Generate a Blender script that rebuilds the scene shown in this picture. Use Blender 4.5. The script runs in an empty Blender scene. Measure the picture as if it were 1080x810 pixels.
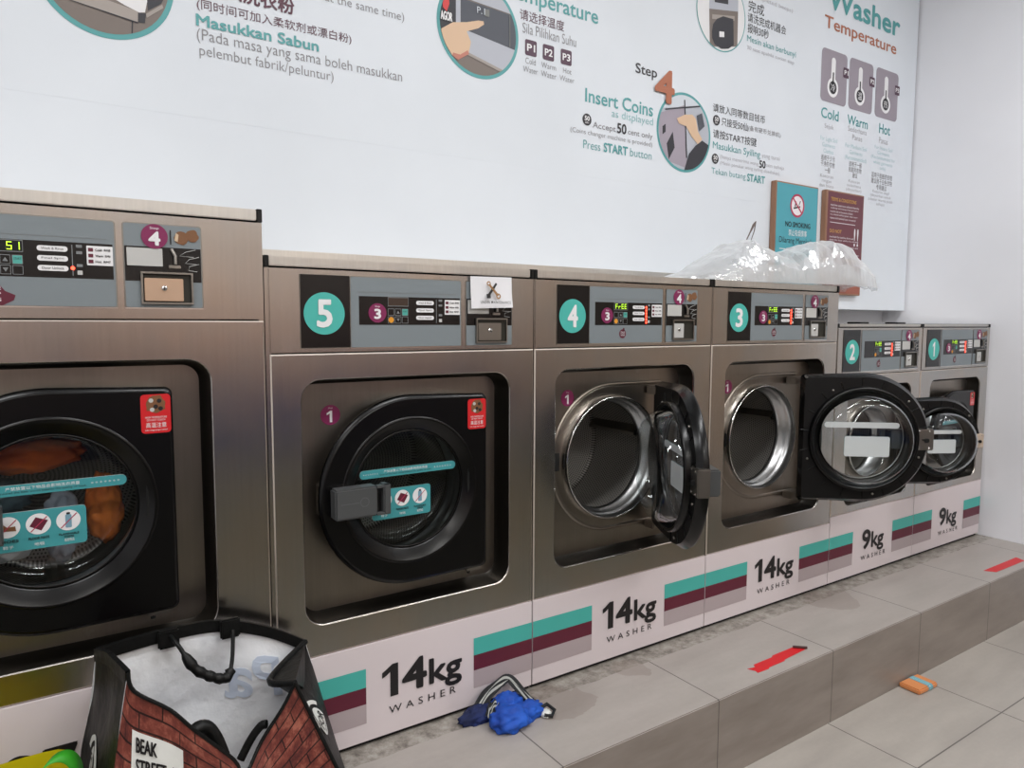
import bpy, bmesh, math, random
from math import pi, sin, cos, radians, sqrt, hypot, atan2
from mathutils import Vector, Matrix, noise
from mathutils.geometry import tessellate_polygon
random.seed(7)
SC = bpy.context.scene
COL = SC.collection

# ------------------------------------------------------------------ materials
MATS = {}
def lin(c):
    return tuple((v/255/12.92 if v/255 <= .04045 else ((v/255+.055)/1.055)**2.4) for v in c)
def M(name, rgb=(128,128,128), rough=.6, metal=0., emit=0., alpha=1., coat=0., spec=.5):
    if name in MATS: return MATS[name]
    m = bpy.data.materials.new(name); m.use_nodes = True
    b = m.node_tree.nodes['Principled BSDF']
    c = lin(rgb)
    b.inputs['Base Color'].default_value = (*c, 1)
    b.inputs['Roughness'].default_value = rough
    b.inputs['Metallic'].default_value = metal
    b.inputs['Coat Weight'].default_value = coat
    b.inputs['Specular IOR Level'].default_value = spec
    if emit:
        b.inputs['Emission Color'].default_value = (*c, 1)
        b.inputs['Emission Strength'].default_value = emit
    MATS[name] = m
    return m
class NT:
    """tiny node-graph helper"""
    def __init__(s, m):
        s.t = m.node_tree; s.n = s.t.nodes; s.b = s.n['Principled BSDF']
    def add(s, typ, **kw):
        n = s.n.new(typ)
        for k, v in kw.items(): setattr(n, k, v)
        return n
    def link(s, a, b): s.t.links.new(a, b)
    def math(s, op, a, b=None, c=None):
        n = s.add('ShaderNodeMath', operation=op)
        for i, v in enumerate((a, b, c)):
            if v is None: continue
            if isinstance(v, (int, float)): n.inputs[i].default_value = v
            else: s.link(v, n.inputs[i])
        return n.outputs[0]
    def coord(s, kind='Object'):
        return s.add('ShaderNodeTexCoord').outputs[kind]
    def mapping(s, v, scale=(1,1,1), loc=(0,0,0)):
        n = s.add('ShaderNodeMapping'); n.inputs['Scale'].default_value = scale; n.inputs['Location'].default_value = loc
        s.link(v, n.inputs['Vector']); return n.outputs[0]
    def noise(s, v, scale=5, detail=3, rough=.5, out='Fac'):
        n = s.add('ShaderNodeTexNoise'); n.inputs['Scale'].default_value = scale
        n.inputs['Detail'].default_value = detail; n.inputs['Roughness'].default_value = rough
        s.link(v, n.inputs['Vector']); return n.outputs[out]
    def ramp(s, fac, stops):
        n = s.add('ShaderNodeValToRGB'); e = n.color_ramp.elements
        while len(e) < len(stops): e.new(.5)
        for k, (p, c) in enumerate(stops):
            e[k].position = p; e[k].color = (*c, 1) if len(c) == 3 else c
        s.link(fac, n.inputs[0]); return n.outputs[0]
    def mix(s, fac, a, b, blend='MIX'):
        n = s.add('ShaderNodeMix', data_type='RGBA', blend_type=blend)
        for sock, v in ((n.inputs[0], fac), (n.inputs[6], a), (n.inputs[7], b)):
            if isinstance(v, (int, float)): sock.default_value = v
            elif isinstance(v, tuple): sock.default_value = (*v, 1)
            else: s.link(v, sock)
        return n.outputs[2]
    def bump(s, h, strength=.2, dist=.002):
        n = s.add('ShaderNodeBump'); n.inputs['Strength'].default_value = strength; n.inputs['Distance'].default_value = dist
        s.link(h, n.inputs['Height']); s.link(n.outputs[0], s.b.inputs['Normal'])

def steel_mat(name, c1, c2, r0=.17, r1=.30, metal=1.):
    m = M(name, (150,145,140), .3, metal); t = NT(m)
    g = t.add('ShaderNodeNewGeometry').outputs['Position']
    big = t.noise(t.mapping(g, (2.2,2.2,1.3)), 2.0, 3, .55)
    streak = t.noise(t.mapping(g, (150,150,2.5)), 1.0, 3, .6)
    smudge = t.noise(g, 9, 4, .6)
    c = t.ramp(big, [(.36, lin(c1)), (.62, lin(c2))])  # warm-to-grey blotches: oxide tint plus blurred room reflections put into the colour
    c = t.mix(t.math('MULTIPLY', streak, .22), c, (.10,.095,.09))
    c = t.mix(t.math('MULTIPLY', t.math('GREATER_THAN', smudge, .66), .06), c, (.75,.75,.75))
    t.link(c, t.b.inputs['Base Color'])
    r = t.math('ADD', t.math('MULTIPLY', smudge, r1-r0), r0)
    t.link(r, t.b.inputs['Roughness'])
    t.b.inputs['Anisotropic'].default_value = .4
    t.bump(streak, .05, .001)
    return m
STEEL = steel_mat('stainless', (200,190,180), (192,190,187))
LIDM = steel_mat('lid_steel', (226,222,215), (214,212,208), .34, .46)  # lighter than the body steel: the board's reflection put into the colour
EDGE = M('steel_edge_highlight', (236,226,216), .42, 1.)  # brighter steel for bevels; the highlight they catch is put into the colour
STEEL_IN = steel_mat('stainless_recess_shade', (168,158,148), (150,144,136), .26, .42)  # darker copy of the body stainless, recess shade put into the colour
CHROME = M('chrome', (215,215,214), .12, 1.)
RINGM = M('ring_steel', (176,176,176), .3, 1.)
STEELD = M('dull_steel', (150,146,140), .35, 1.)
BLACK = M('black_plastic', (5,5,6), .26, 0, spec=.35)
BLACKM = M('black_rubber', (9,9,10), .42, spec=.35)
DARKGAP = M('dark_gap', (6,6,6), .8)
GREYP = M('grey_panel', (124,133,138), .45)
PANELBLK = M('black_glossy_panel', (12,12,14), .18)
TEAL = M('teal_print', (72,180,170), .5)
MAROON = M('maroon_print', (96,26,48), .5)
PURPLE = M('purple_sticker', (126,30,82), .45)
WHITE = M('white_print', (232,232,234), .5)
WHITEP = M('white_panel', (222,212,215), .42)
BANDGREY = M('grey_pink_print', (178,165,168), .5)
INK = M('ink_black', (24,22,24), .5)
RED = M('red_sticker', (205,34,40), .35)
SEGON = M('segment_green', (190,235,60), .4, emit=1.6)
SEGOFF = M('segment_dark', (62,48,40), .3)
LEDRED = M('led_red', (255,60,40), .4, emit=7.)
COINP = M('coin_plate', (200,170,146), .4, .55)
BTN = M('button_outline', (120,124,126), .4)
ORANGE = M('orange_button', (222,150,40), .45)
BROWNPIC = M('brown_picture', (122,82,52), .5)
PALEPIC = M('pale_picture', (205,180,150), .5)
LABELGREY = M('label_grey', (190,190,188), .5)
HANDLE = M('handle_grey', (76,78,79), .38)

def glass_mat(name, tint, mixf=.10, rough=.02):
    m = bpy.data.materials.new(name); m.use_nodes = True
    n = m.node_tree.nodes; l = m.node_tree.links; n.clear()
    o = n.new('ShaderNodeOutputMaterial'); mx = n.new('ShaderNodeMixShader')
    tr = n.new('ShaderNodeBsdfTransparent'); tr.inputs[0].default_value = (*tint, 1)
    gl = n.new('ShaderNodeBsdfGlossy'); gl.inputs['Roughness'].default_value = rough
    gl.inputs[0].default_value = (.95,.97,1,1)
    fr = n.new('ShaderNodeLayerWeight'); fr.inputs['Blend'].default_value = .12
    ad = n.new('ShaderNodeMath'); ad.operation = 'MULTIPLY_ADD'; ad.inputs[1].default_value = .34; ad.inputs[2].default_value = mixf
    l.new(fr.outputs['Fresnel'], ad.inputs[0]); l.new(ad.outputs[0], mx.inputs[0])
    l.new(tr.outputs[0], mx.inputs[1]); l.new(gl.outputs[0], mx.inputs[2]); l.new(mx.outputs[0], o.inputs[0])
    MATS[name] = m; return m
GLASS = glass_mat('bowl_glass', (.90,.93,.93), .05, .04)
PANE = glass_mat('window_pane', (.93,.94,.94), .02)
PANE_DARK = glass_mat('closed_pane_dark', (.55,.57,.57), .03)  # darker tint for closed doors only, painting the dim drum behind
PANE_MID = glass_mat('washer_pane', (.80,.81,.81), .03)
WELLW = M('recess_side_shade', (58,55,51), .38, .9)  # dark steel: recess shade and the black door's reflection put into the colour

def drum_mat():
    m = M('perforated_drum', (150,148,144), .5, .5); t = NT(m)
    co = t.coord('Object'); sp = t.add('ShaderNodeSeparateXYZ'); t.link(co, sp.inputs[0])
    ang = t.math('ARCTAN2', sp.outputs[2], sp.outputs[0])
    a = t.math('MULTIPLY', ang, 150/(2*pi)*1.0)
    rad = t.math('SQRT', t.math('ADD', t.math('POWER', sp.outputs[0], 2.), t.math('POWER', sp.outputs[2], 2.)))
    d = t.math('MULTIPLY', t.math('ADD', sp.outputs[1], rad), 120.)
    row = t.math('FLOOR', d)
    a2 = t.math('ADD', a, t.math('MULTIPLY', t.math('MODULO', row, 2.), .5))
    fa = t.math('SUBTRACT', t.math('FRACT', a2), .5); fd = t.math('SUBTRACT', t.math('FRACT', d), .5)
    r2 = t.math('ADD', t.math('POWER', fa, 2.), t.math('POWER', fd, 2.))
    hole = t.math('LESS_THAN', r2, .075)
    t.link(t.mix(hole, lin((160,157,152)), lin((52,50,48))), t.b.inputs['Base Color'])
    t.link(t.math('SUBTRACT', .5, t.math('MULTIPLY', hole, .5)), t.b.inputs['Metallic'])
    return m
DRUM = drum_mat()

def tile_mat(name, base, dark, x0, px, y0, py, jw, strip=False):
    m = M(name, base, .42); t = NT(m)
    g = t.add('ShaderNodeNewGeometry').outputs['Position']
    sp = t.add('ShaderNodeSeparateXYZ'); t.link(g, sp.inputs[0])
    def joint(s, o, p, w):
        f = t.math('FRACT', t.math('ADD', t.math('DIVIDE', t.math('SUBTRACT', s, o), p), .5))
        return t.math('LESS_THAN', t.math('ABSOLUTE', t.math('SUBTRACT', f, .5)), w/p/2)
    j = joint(sp.outputs[0], x0, px, jw)
    if py: j = t.math('MAXIMUM', j, joint(sp.outputs[1], y0, py, jw))
    n1 = t.noise(t.mapping(g, (.8,3.5,3.5)), 3.2, 5, .62)
    n2 = t.noise(g, 60, 3, .6)
    c = t.ramp(n1, [(.3, lin(dark)), (.7, lin(base))])
    c = t.mix(t.math('MULTIPLY', n2, .16), c, lin((120,112,104)))
    if strip:   # bare screed strip and grime along the foot of the machines
        ed = t.math('ADD', sp.outputs[1], t.math('MULTIPLY', t.math('SUBTRACT', t.noise(g, 12, 3), .5), .02))
        top = t.math('GREATER_THAN', sp.outputs[2], -.004)
        msk = t.math('MULTIPLY', t.math('GREATER_THAN', ed, -.062), top)
        n3 = t.noise(g, 26, 6, .75)
        sc = t.ramp(n3, [(.33, lin((92,86,80))), (.5, lin((146,140,132))), (.68, lin((176,172,166)))])
        c = t.mix(msk, c, sc)
        for (sx, sy, sr) in ((.72,-.10,.14), (2.0,-.08,.16), (1.0,-.06,.08)):
            dv = t.add('ShaderNodeVectorMath', operation='DISTANCE'); t.link(g, dv.inputs[0]); dv.inputs[1].default_value = (sx, sy, 0)
            dd = t.math('ADD', dv.outputs['Value'], t.math('MULTIPLY', t.math('SUBTRACT', t.noise(g, 9, 3), .5), .16))
            s_ = t.math('MULTIPLY', t.math('LESS_THAN', dd, sr*.6), t.math('MULTIPLY', top, .28))
            c = t.mix(s_, c, lin((118,100,90)))
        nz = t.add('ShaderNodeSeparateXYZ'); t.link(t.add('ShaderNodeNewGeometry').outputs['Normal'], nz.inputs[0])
        c = t.mix(t.math('LESS_THAN', nz.outputs[2], .5), c, t.ramp(n1, [(.3, lin((124,115,108))), (.7, lin((150,141,134)))]))  # upright faces darker: the riser's weaker light put into the colour
        j = t.math('MULTIPLY', j, t.math('SUBTRACT', 1., msk))
    c = t.mix(t.math('MULTIPLY', j, .85), c, lin((70,66,62)))
    t.link(c, t.b.inputs['Base Color'])
    t.link(t.math('ADD', t.math('MULTIPLY', n1, .2), .3), t.b.inputs['Roughness'])
    t.bump(n2, .08, .001)
    return m
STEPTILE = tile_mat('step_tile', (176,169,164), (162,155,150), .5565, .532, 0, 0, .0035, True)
FLOORTILE = tile_mat('floor_tile', (178,172,165), (162,156,150), 2.135, .5265, -.60, .5265, .004)

def wall_mat(name, rgb):
    m = M(name, rgb, .6); t = NT(m)
    g = t.add('ShaderNodeNewGeometry').outputs['Position']
    n = t.noise(g, 1.3, 4, .5); n2 = t.noise(g, 40, 3, .5)
    c = t.ramp(n, [(.35, lin(tuple(v-7 for v in rgb))), (.65, lin(rgb))])
    t.link(c, t.b.inputs['Base Color']); t.bump(n2, .05, .001)
    return m
WALLM = wall_mat('white_wall_paint', (240,241,246))
BOARDM = wall_mat('white_board', (221,227,234))

# ------------------------------------------------------------------ mesh builder
_tc = {}
def text_geo(s, bold=0., align='LEFT', spacing=1.):
    k = (s, bold, align, spacing)
    if k in _tc: return _tc[k]
    c = bpy.data.curves.new('t', 'FONT'); c.body = s; c.offset = bold; c.resolution_u = 3; c.align_x = align
    c.space_character = spacing
    o = bpy.data.objects.new('t', c); COL.objects.link(o)
    bpy.context.view_layer.update()
    dg = bpy.context.evaluated_depsgraph_get()
    me = o.evaluated_get(dg).to_mesh()
    v = [(p.co.x, p.co.y) for p in me.vertices]; f = [tuple(p.vertices) for p in me.polygons]
    o.evaluated_get(dg).to_mesh_clear()
    bpy.data.objects.remove(o); bpy.data.curves.remove(c)
    _tc[k] = (v, f); return v, f

def rrect(x0, x1, z0, z1, r, n=6, corners=(1,1,1,1)):
    """counter-clockwise rounded rectangle; corners = bl, br, tr, tl"""
    pts = []
    for (cx, cz, a0, on) in ((x0+r, z0+r, pi, corners[0]), (x1-r, z0+r, 1.5*pi, corners[1]), (x1-r, z1-r, 0, corners[2]), (x0+r, z1-r, .5*pi, corners[3])):
        if on and r > 0:
            for k in range(n+1):
                a = a0 + (pi/2)*k/n; pts.append((cx+r*cos(a), cz+r*sin(a)))
        else:
            pts.append((cx - r if a0 in (pi, .5*pi) else cx + r, cz - r if a0 in (pi, 1.5*pi) else cz + r))
    return pts
def circle(cx, cz, r, n=40, rz=None):
    rz = rz or r
    return [(cx+r*cos(2*pi*k/n), cz+rz*sin(2*pi*k/n)) for k in range(n)]

class G:
    def __init__(s): s.v = []; s.f = []; s.fm = []; s.mats = []; s.sm = []; s.uv = {}
    def mi(s, m):
        if m not in s.mats: s.mats.append(m)
        return s.mats.index(m)
    def add(s, vs, fs, m, smooth=False, xf=None):
        b = len(s.v); i = s.mi(m)
        s.v += [tuple(xf(*p)) if xf else tuple(p) for p in vs]
        for f in fs:
            s.f.append(tuple(b+k for k in f)); s.fm.append(i); s.sm.append(smooth)
        return s
    def box(s, x0, x1, y0, y1, z0, z1, m, bev=0.):
        if bev:
            b = min(bev, (x1-x0)/2.01, (y1-y0)/2.01, (z1-z0)/2.01)
            bm = bmesh.new(); bmesh.ops.create_cube(bm, size=1)
            for v in bm.verts: v.co = (x0+(v.co.x+.5)*(x1-x0), y0+(v.co.y+.5)*(y1-y0), z0+(v.co.z+.5)*(z1-z0))
            bmesh.ops.bevel(bm, geom=bm.edges[:], offset=b, segments=2, affect='EDGES')
            bm.verts.index_update()
            s.add([v.co[:] for v in bm.verts], [[v.index for v in f.verts] for f in bm.faces], m); bm.free(); return s
        v = [(x0,y0,z0),(x1,y0,z0),(x1,y1,z0),(x0,y1,z0),(x0,y0,z1),(x1,y0,z1),(x1,y1,z1),(x0,y1,z1)]
        return s.add(v, [(0,3,2,1),(4,5,6,7),(0,1,5,4),(1,2,6,5),(2,3,7,6),(3,0,4,7)], m)
    def flat(s, outline, y, m, holes=(), flip=False, xf=None):
        """fill an outline (x,z) in the plane y, facing -y"""
        loops = [list(outline)] + [list(h) for h in holes]
        allp = [p for l in loops for p in l]
        tr = tessellate_polygon([[Vector((p[0], p[1], 0)) for p in l] for l in loops])
        fs = []
        for a, b, c in tr:
            (x1,z1),(x2,z2),(x3,z3) = allp[a], allp[b], allp[c]
            ccw = (x2-x1)*(z3-z1)-(x3-x1)*(z2-z1)
            if abs(ccw) < 1e-14: continue
            if (ccw < 0) != flip: a, c = c, a
            fs.append((a,b,c))
        return s.add([(p[0], y, p[1]) for p in allp], fs, m, xf=xf)
    def strip(s, loops, m, closed=True, smooth=False, flip=False):
        """quads between successive same-length 3-D loops"""
        n = len(loops[0]); vs = [p for l in loops for p in l]; fs = []
        for k in range(len(loops)-1):
            for i in range(n if closed else n-1):
                j = (i+1) % n; q = (k*n+i, k*n+j, (k+1)*n+j, (k+1)*n+i)
                fs.append(q[::-1] if flip else q)
        return s.add(vs, fs, m, smooth)
    def prism(s, outline, y0, y1, m, bev=0., back=True):
        """plate: front at y0 (nearest -y), back at y1, optional front bevel"""
        o = list(outline)
        cx = sum(p[0] for p in o)/len(o); cz = sum(p[1] for p in o)/len(o)
        def sh(d):
            r = []
            n = len(o)
            for i in range(n):
                a = Vector(o[i-1]); b = Vector(o[i]); c = Vector(o[(i+1) % n])
                t = ((b-a).normalized()+(c-b).normalized())
                if t.length < 1e-6: r.append(tuple(b)); continue
                t.normalize(); nn = Vector((t.y, -t.x)); r.append((b.x-nn.x*d, b.y-nn.y*d))
            return r
        ar = sum(o[i][0]*o[(i+1)%len(o)][1]-o[(i+1)%len(o)][0]*o[i][1] for i in range(len(o)))
        if ar < 0: o.reverse()
        if bev:
            f = sh(bev); s.flat(f, y0, m)
            s.strip([[(p[0], y0, p[1]) for p in f], [(p[0], y0+bev, p[1]) for p in o], [(p[0], y1, p[1]) for p in o]], m, flip=False)
        else:
            s.flat(o, y0, m); s.strip([[(p[0], y0, p[1]) for p in o], [(p[0], y1, p[1]) for p in o]], m)
        if back: s.flat(o, y1, m, flip=True)
        return s
    def revolve(s, prof, cx, cz, m, n=64, smooth=True, flip=False, a0=0, a1=2*pi):
        closed = abs(a1-a0-2*pi) < 1e-6
        k_ = n if closed else n+1
        loops = []
        for r, y in prof: loops.append([(cx+r*cos(a0+(a1-a0)*k/n), y, cz+r*sin(a0+(a1-a0)*k/n)) for k in range(k_)])
        return s.strip(loops, m, closed=closed, smooth=smooth, flip=flip)
    def tube(s, pts, r, m, n=8, rs=None, cap=True):
        pts = [Vector(p) for p in pts]; loops = []; up = None
        for i, p in enumerate(pts):
            t = (pts[min(i+1, len(pts)-1)]-pts[max(i-1, 0)]).normalized()
            if up is None: up = t.orthogonal().normalized()
            up = (up - t*up.dot(t)).normalized(); w = t.cross(up)
            rr = rs[i] if rs else r
            loops.append([tuple(p+up*rr*cos(2*pi*k/n)+w*rr*sin(2*pi*k/n)) for k in range(n)])
        s.strip(loops, m, smooth=True)
        if cap:
            s.add(loops[0], [tuple(range(n))[::-1]], m); s.add(loops[-1], [tuple(range(n))], m)
        return s
    def text(s, txt, x0, x1, z0, z1, y, m, bold=0., align='LEFT', rot=0., keep=False, xf=None, spacing=1., mirror=False):
        thick = 0
        if any(ord(q) > 0x3000 for q in txt): bold = 0. if bold < .035 else .022
        if bold >= .02: thick, bold = bold*1.25, 0.
        v, f = text_geo(txt, bold, align, spacing)
        if not v: return s
        ax0 = min(p[0] for p in v); ax1 = max(p[0] for p in v); ay0 = min(p[1] for p in v); ay1 = max(p[1] for p in v)
        sx = (x1-x0)/max(ax1-ax0, 1e-6); sz = (z1-z0)/max(ay1-ay0, 1e-6)
        if keep:
            sx = sz = min(sx, sz)
        ox = (x0+x1)/2-sx*(ax1-ax0)/2; oz = (z0+z1)/2-sz*(ay1-ay0)/2
        out = []
        mx, mz = (x0+x1)/2, (z0+z1)/2
        if thick:
            d_ = thick*(z1-z0)/(1+txt.count('\n')*1.3)
            for k_ in range(8):
                s.text(txt, x0+d_+d_*cos(k_*pi/4), x1-d_+d_*cos(k_*pi/4), z0+d_+d_*sin(k_*pi/4), z1-d_+d_*sin(k_*pi/4), y-.00006*(k_+1), m, 0., align, rot, keep, xf, spacing, mirror)
        for p in v:
            a = ox+(p[0]-ax0)*sx; b = oz+(p[1]-ay0)*sz
            if mirror: a = x0+x1-a
            if rot:
                a, b = mx+(a-mx)*cos(rot)-(b-mz)*sin(rot), mz+(a-mx)*sin(rot)+(b-mz)*cos(rot)
            out.append((a, y-(.00055 if thick else 0), b))
        # text curves are wound so that (x,y)->(x,z) faces -y
        return s.add(out, f, m, xf=xf)
    def one(s, x0, x1, z0, z1, y, m, st=.52):
        """a heavy figure 1 with its flag"""
        w = x1-x0; h = z1-z0; a = x1-w*st
        return s.flat([(a, z0), (x1, z0), (x1, z1), (x1-w*st*.72, z1), (x0+w*.22, z0+h*.86), (x0, z0+h*.80), (x0, z0+h*.63), (x0+w*.25, z0+h*.68), (a, z0+h*.77)], y, m)
    def build(s, name, parent=None, loc=(0,0,0), rz=0., label=None, weld=False):
        me = bpy.data.meshes.new(name); me.from_pydata(s.v, [], s.f); 
        for m in s.mats: me.materials.append(m)
        for p, i, sm in zip(me.polygons, s.fm, s.sm): p.material_index = i; p.use_smooth = sm
        me.update()
        o = bpy.data.objects.new(name, me); COL.objects.link(o); o.location = loc; o.rotation_euler = (0,0,rz)
        if parent: o.parent = parent
        if label: o['label'] = label
        return o

def empty(name, loc, label, cat, group=None, rz=0.):
    o = bpy.data.objects.new(name, None); COL.objects.link(o); o.empty_display_size = .05
    o.location = loc; o.rotation_euler = (0,0,rz); o['label'] = label; o['category'] = cat
    if group: o['group'] = group
    return o
def tag(o, label, cat, group=None, kind=None):
    o['label'] = label; o['category'] = cat
    if group: o['group'] = group
    if kind: o['kind'] = kind
    return o
def struct(o): o['kind'] = 'structure'; return o
PHOTOS = {
 1: [
   ('pic_brown', [(-0.404, 1.8), (-0.063, 1.893), (-0.07, 1.677), (-0.413, 1.606)]),
   ('pic_steel', [(-0.394, 1.75), (-0.229, 1.754), (-0.16, 1.742), (-0.167, 1.716), (-0.302, 1.736), (-0.394, 1.732)]),
   ('pic_white', [(-0.24, 1.77), (-0.14, 1.795), (-0.151, 1.744), (-0.163, 1.741), (-0.192, 1.75)]),
   ('pic_dark', [(-0.146, 1.793), (-0.1, 1.805), (-0.115, 1.772), (-0.145, 1.749)]),
   ('pic_dark', [(-0.166, 1.74), (-0.149, 1.742), (-0.152, 1.719), (-0.167, 1.718)]),
   ('pic_steel', [(-0.149, 1.741), (-0.113, 1.771), (-0.111, 1.763), (-0.148, 1.732)]),
   ('pic_dark', [(-0.18, 1.718), (-0.177, 1.718), (-0.179, 1.69), (-0.182, 1.689)]),
   ('pic_dark', [(-0.302, 1.736), (-0.167, 1.718), (-0.167, 1.715), (-0.305, 1.735)]),
 ],
 2: [
   ('pic_brown', [(0.616, 2.224), (0.953, 2.329), (0.957, 1.747), (0.613, 1.687)]),
   ('pic_dark', [(0.616, 2.224), (0.697, 2.249), (0.696, 1.887), (0.614, 1.869)]),
   ('pic_light', [(0.697, 2.249), (0.713, 2.254), (0.712, 1.909), (0.696, 1.908)]),
   ('pic_light', [(0.713, 2.254), (0.953, 2.329), (0.956, 1.98), (0.713, 1.992)]),
   ('pic_slate', [(0.713, 1.988), (0.733, 1.987), (0.935, 1.978), (0.936, 1.871), (0.712, 1.901)]),
   ('pic_light', [(0.712, 1.901), (0.936, 1.873), (0.875, 1.804), (0.712, 1.841)]),
   ('pic_steel', [(0.712, 1.841), (0.875, 1.804), (0.867, 1.796), (0.712, 1.832)]),
   ('skin', [(0.635, 1.873), (0.647, 1.885), (0.685, 1.911), (0.733, 1.922), (0.774, 1.936), (0.793, 1.938), (0.795, 1.929), (0.774, 1.913), (0.733, 1.895), (0.748, 1.867), (0.74, 1.831), (0.703, 1.805), (0.681, 1.816), (0.656, 1.848)]),
   ('skin_shadow', [(0.685, 1.823), (0.71, 1.822), (0.736, 1.84), (0.741, 1.83), (0.703, 1.805), (0.683, 1.814)]),
   ('logo_red', [(0.649, 1.979), (0.671, 1.978), (0.673, 1.961), (0.664, 1.937), (0.651, 1.946)]),
   ('pic_dim', [(0.797, 1.975), (0.814, 1.977), (0.814, 1.955), (0.797, 1.954)]),
   ('pic_dim', [(0.888, 1.977), (0.891, 1.978), (0.892, 1.882), (0.889, 1.881)]),
 ],
 4: [
   ('pic_light', [(1.535, 1.876), (1.848, 1.932), (1.862, 1.591), (1.544, 1.555)]),
   ('pic_pale', [(1.603, 1.874), (1.789, 1.902), (1.806, 1.855), (1.578, 1.808)]),
   ('pic_lilac', [(1.551, 1.785), (1.689, 1.836), (1.712, 1.604), (1.569, 1.625)]),
   ('pic_dark', [(1.598, 1.682), (1.629, 1.73), (1.641, 1.673), (1.611, 1.626)]),
   ('pic_dark', [(1.574, 1.741), (1.59, 1.753), (1.591, 1.724), (1.575, 1.712)]),
   ('pic_dark', [(1.685, 1.855), (1.691, 1.856), (1.71, 1.643), (1.703, 1.643)]),
   ('pic_dark', [(1.585, 1.807), (1.798, 1.854), (1.8, 1.849), (1.585, 1.802)]),
   ('pic_slate', [(1.756, 1.808), (1.785, 1.822), (1.802, 1.775), (1.772, 1.751)]),
   ('skin', [(1.648, 1.781), (1.69, 1.801), (1.731, 1.808), (1.752, 1.795), (1.765, 1.75), (1.79, 1.724), (1.767, 1.702), (1.731, 1.725), (1.699, 1.76), (1.66, 1.764)]),
   ('pic_dark', [(1.695, 1.597), (1.717, 1.659), (1.752, 1.694), (1.79, 1.719), (1.843, 1.701), (1.831, 1.618), (1.742, 1.578)]),
 ],
 5: [
   ('pic_white', [(1.715, 2.453), (2.04, 2.546), (2.063, 2.089), (1.731, 2.022)]),
   ('pic_brown', [(1.812, 2.218), (1.98, 2.246), (1.982, 2.111), (1.821, 2.078)]),
   ('pic_light', [(1.802, 2.477), (1.97, 2.526), (1.98, 2.245), (1.812, 2.217)]),
   ('pic_dark', [(1.84, 2.272), (1.919, 2.287), (1.92, 2.258), (1.841, 2.248)]),
   ('pic_steel', [(1.829, 2.2), (1.96, 2.223), (1.958, 2.205), (1.829, 2.183)]),
   ('pic_dark', [(1.83, 2.136), (1.835, 2.165), (1.856, 2.189), (1.892, 2.207), (1.952, 2.21), (1.959, 2.112), (1.928, 2.092), (1.885, 2.083), (1.847, 2.093), (1.832, 2.113)]),
   ('pic_white', [(1.872, 2.146), (1.9, 2.15), (1.901, 2.13), (1.873, 2.125)]),
 ],
}
# ------------------------------------------------------------------ the room
XS = 3.36      # side wall
YW = .53       # back wall
FZ = -.234     # shop floor, 23 cm below the machine platform
g = G(); g.box(-3.2, XS, -.82, -.327, FZ-.05, FZ, FLOORTILE); struct(g.build('floor'))
AISLE = tile_mat('aisle_tile_darkened', (92,90,76), (70,70,58), 2.135, .5265, -.60, .5265, .004)  # floor out of view, darkened so the washer steel reflects less light
g = G(); g.box(-3.2, XS, -3.9, -.82, FZ-.05, FZ, AISLE); struct(g.build('floor_unseen'))
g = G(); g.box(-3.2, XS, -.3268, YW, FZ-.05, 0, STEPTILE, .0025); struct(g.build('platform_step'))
g = G(); g.box(-3.2, XS+.1, YW, YW+.1, FZ-.05, 2.95, WALLM); struct(g.build('wall_back'))
g = G(); g.box(XS, XS+.1, -.95, YW, FZ-.05, 2.95, WALLM); struct(g.build('wall_right'))
g = G(); g.box(XS, XS+.1, -3.9, -.95, FZ-.05, 2.95, wall_mat('side_wall_darkened', (168,154,142))); struct(g.build('wall_right_unseen'))  # unseen stretch, made darker so the right washers reflect less light
g = G(); g.box(-3.3, -3.2, -3.9, YW+.1, FZ-.05, 2.95, WALLM); struct(g.build('wall_left'))
OPP = M('front_wall_reflected', (120,104,92), .5)  # unseen wall; its colour bands are made up for the steel to reflect
t = NT(OPP); gg = t.add('ShaderNodeNewGeometry').outputs['Position']; sp = t.add('ShaderNodeSeparateXYZ'); t.link(gg, sp.inputs[0])
hz = t.ramp(t.math('ADD', t.math('MULTIPLY', sp.outputs[2], .33), t.math('MULTIPLY', t.math('SUBTRACT', t.noise(gg, 1.1, 2), .5), .12)), [(.0, lin((134,132,116))), (.035, lin((40,60,120))), (.115, lin((58,72,124))), (.18, lin((150,122,114))), (.28, lin((206,172,157))), (.45, lin((236,220,210))), (.75, lin((240,236,232)))])
t.link(t.mix(t.math('MULTIPLY', t.math('GREATER_THAN', t.noise(gg, 1.7, 1), .56), .55), hz, lin((62,66,84))), t.b.inputs['Base Color'])
g = G(); g.box(-3.3, XS+.1, -4.0, -3.9, FZ-.05, 2.95, OPP); struct(g.build('wall_front_unseen'))
CEIL = wall_mat('ceiling_paint', (214,214,214))
g = G(); g.box(-3.3, XS+.1, -4.0, YW+.1, 2.95, 3.0, CEIL); struct(g.build('ceiling'))
# dark aluminium edging along the foot of the instruction board, showing over the machine lids
g = G(); g.box(-3.15, 2.06, .386, .41, 1.13, 1.202, LIDM, .001); struct(g.build('trim_1'))

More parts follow.
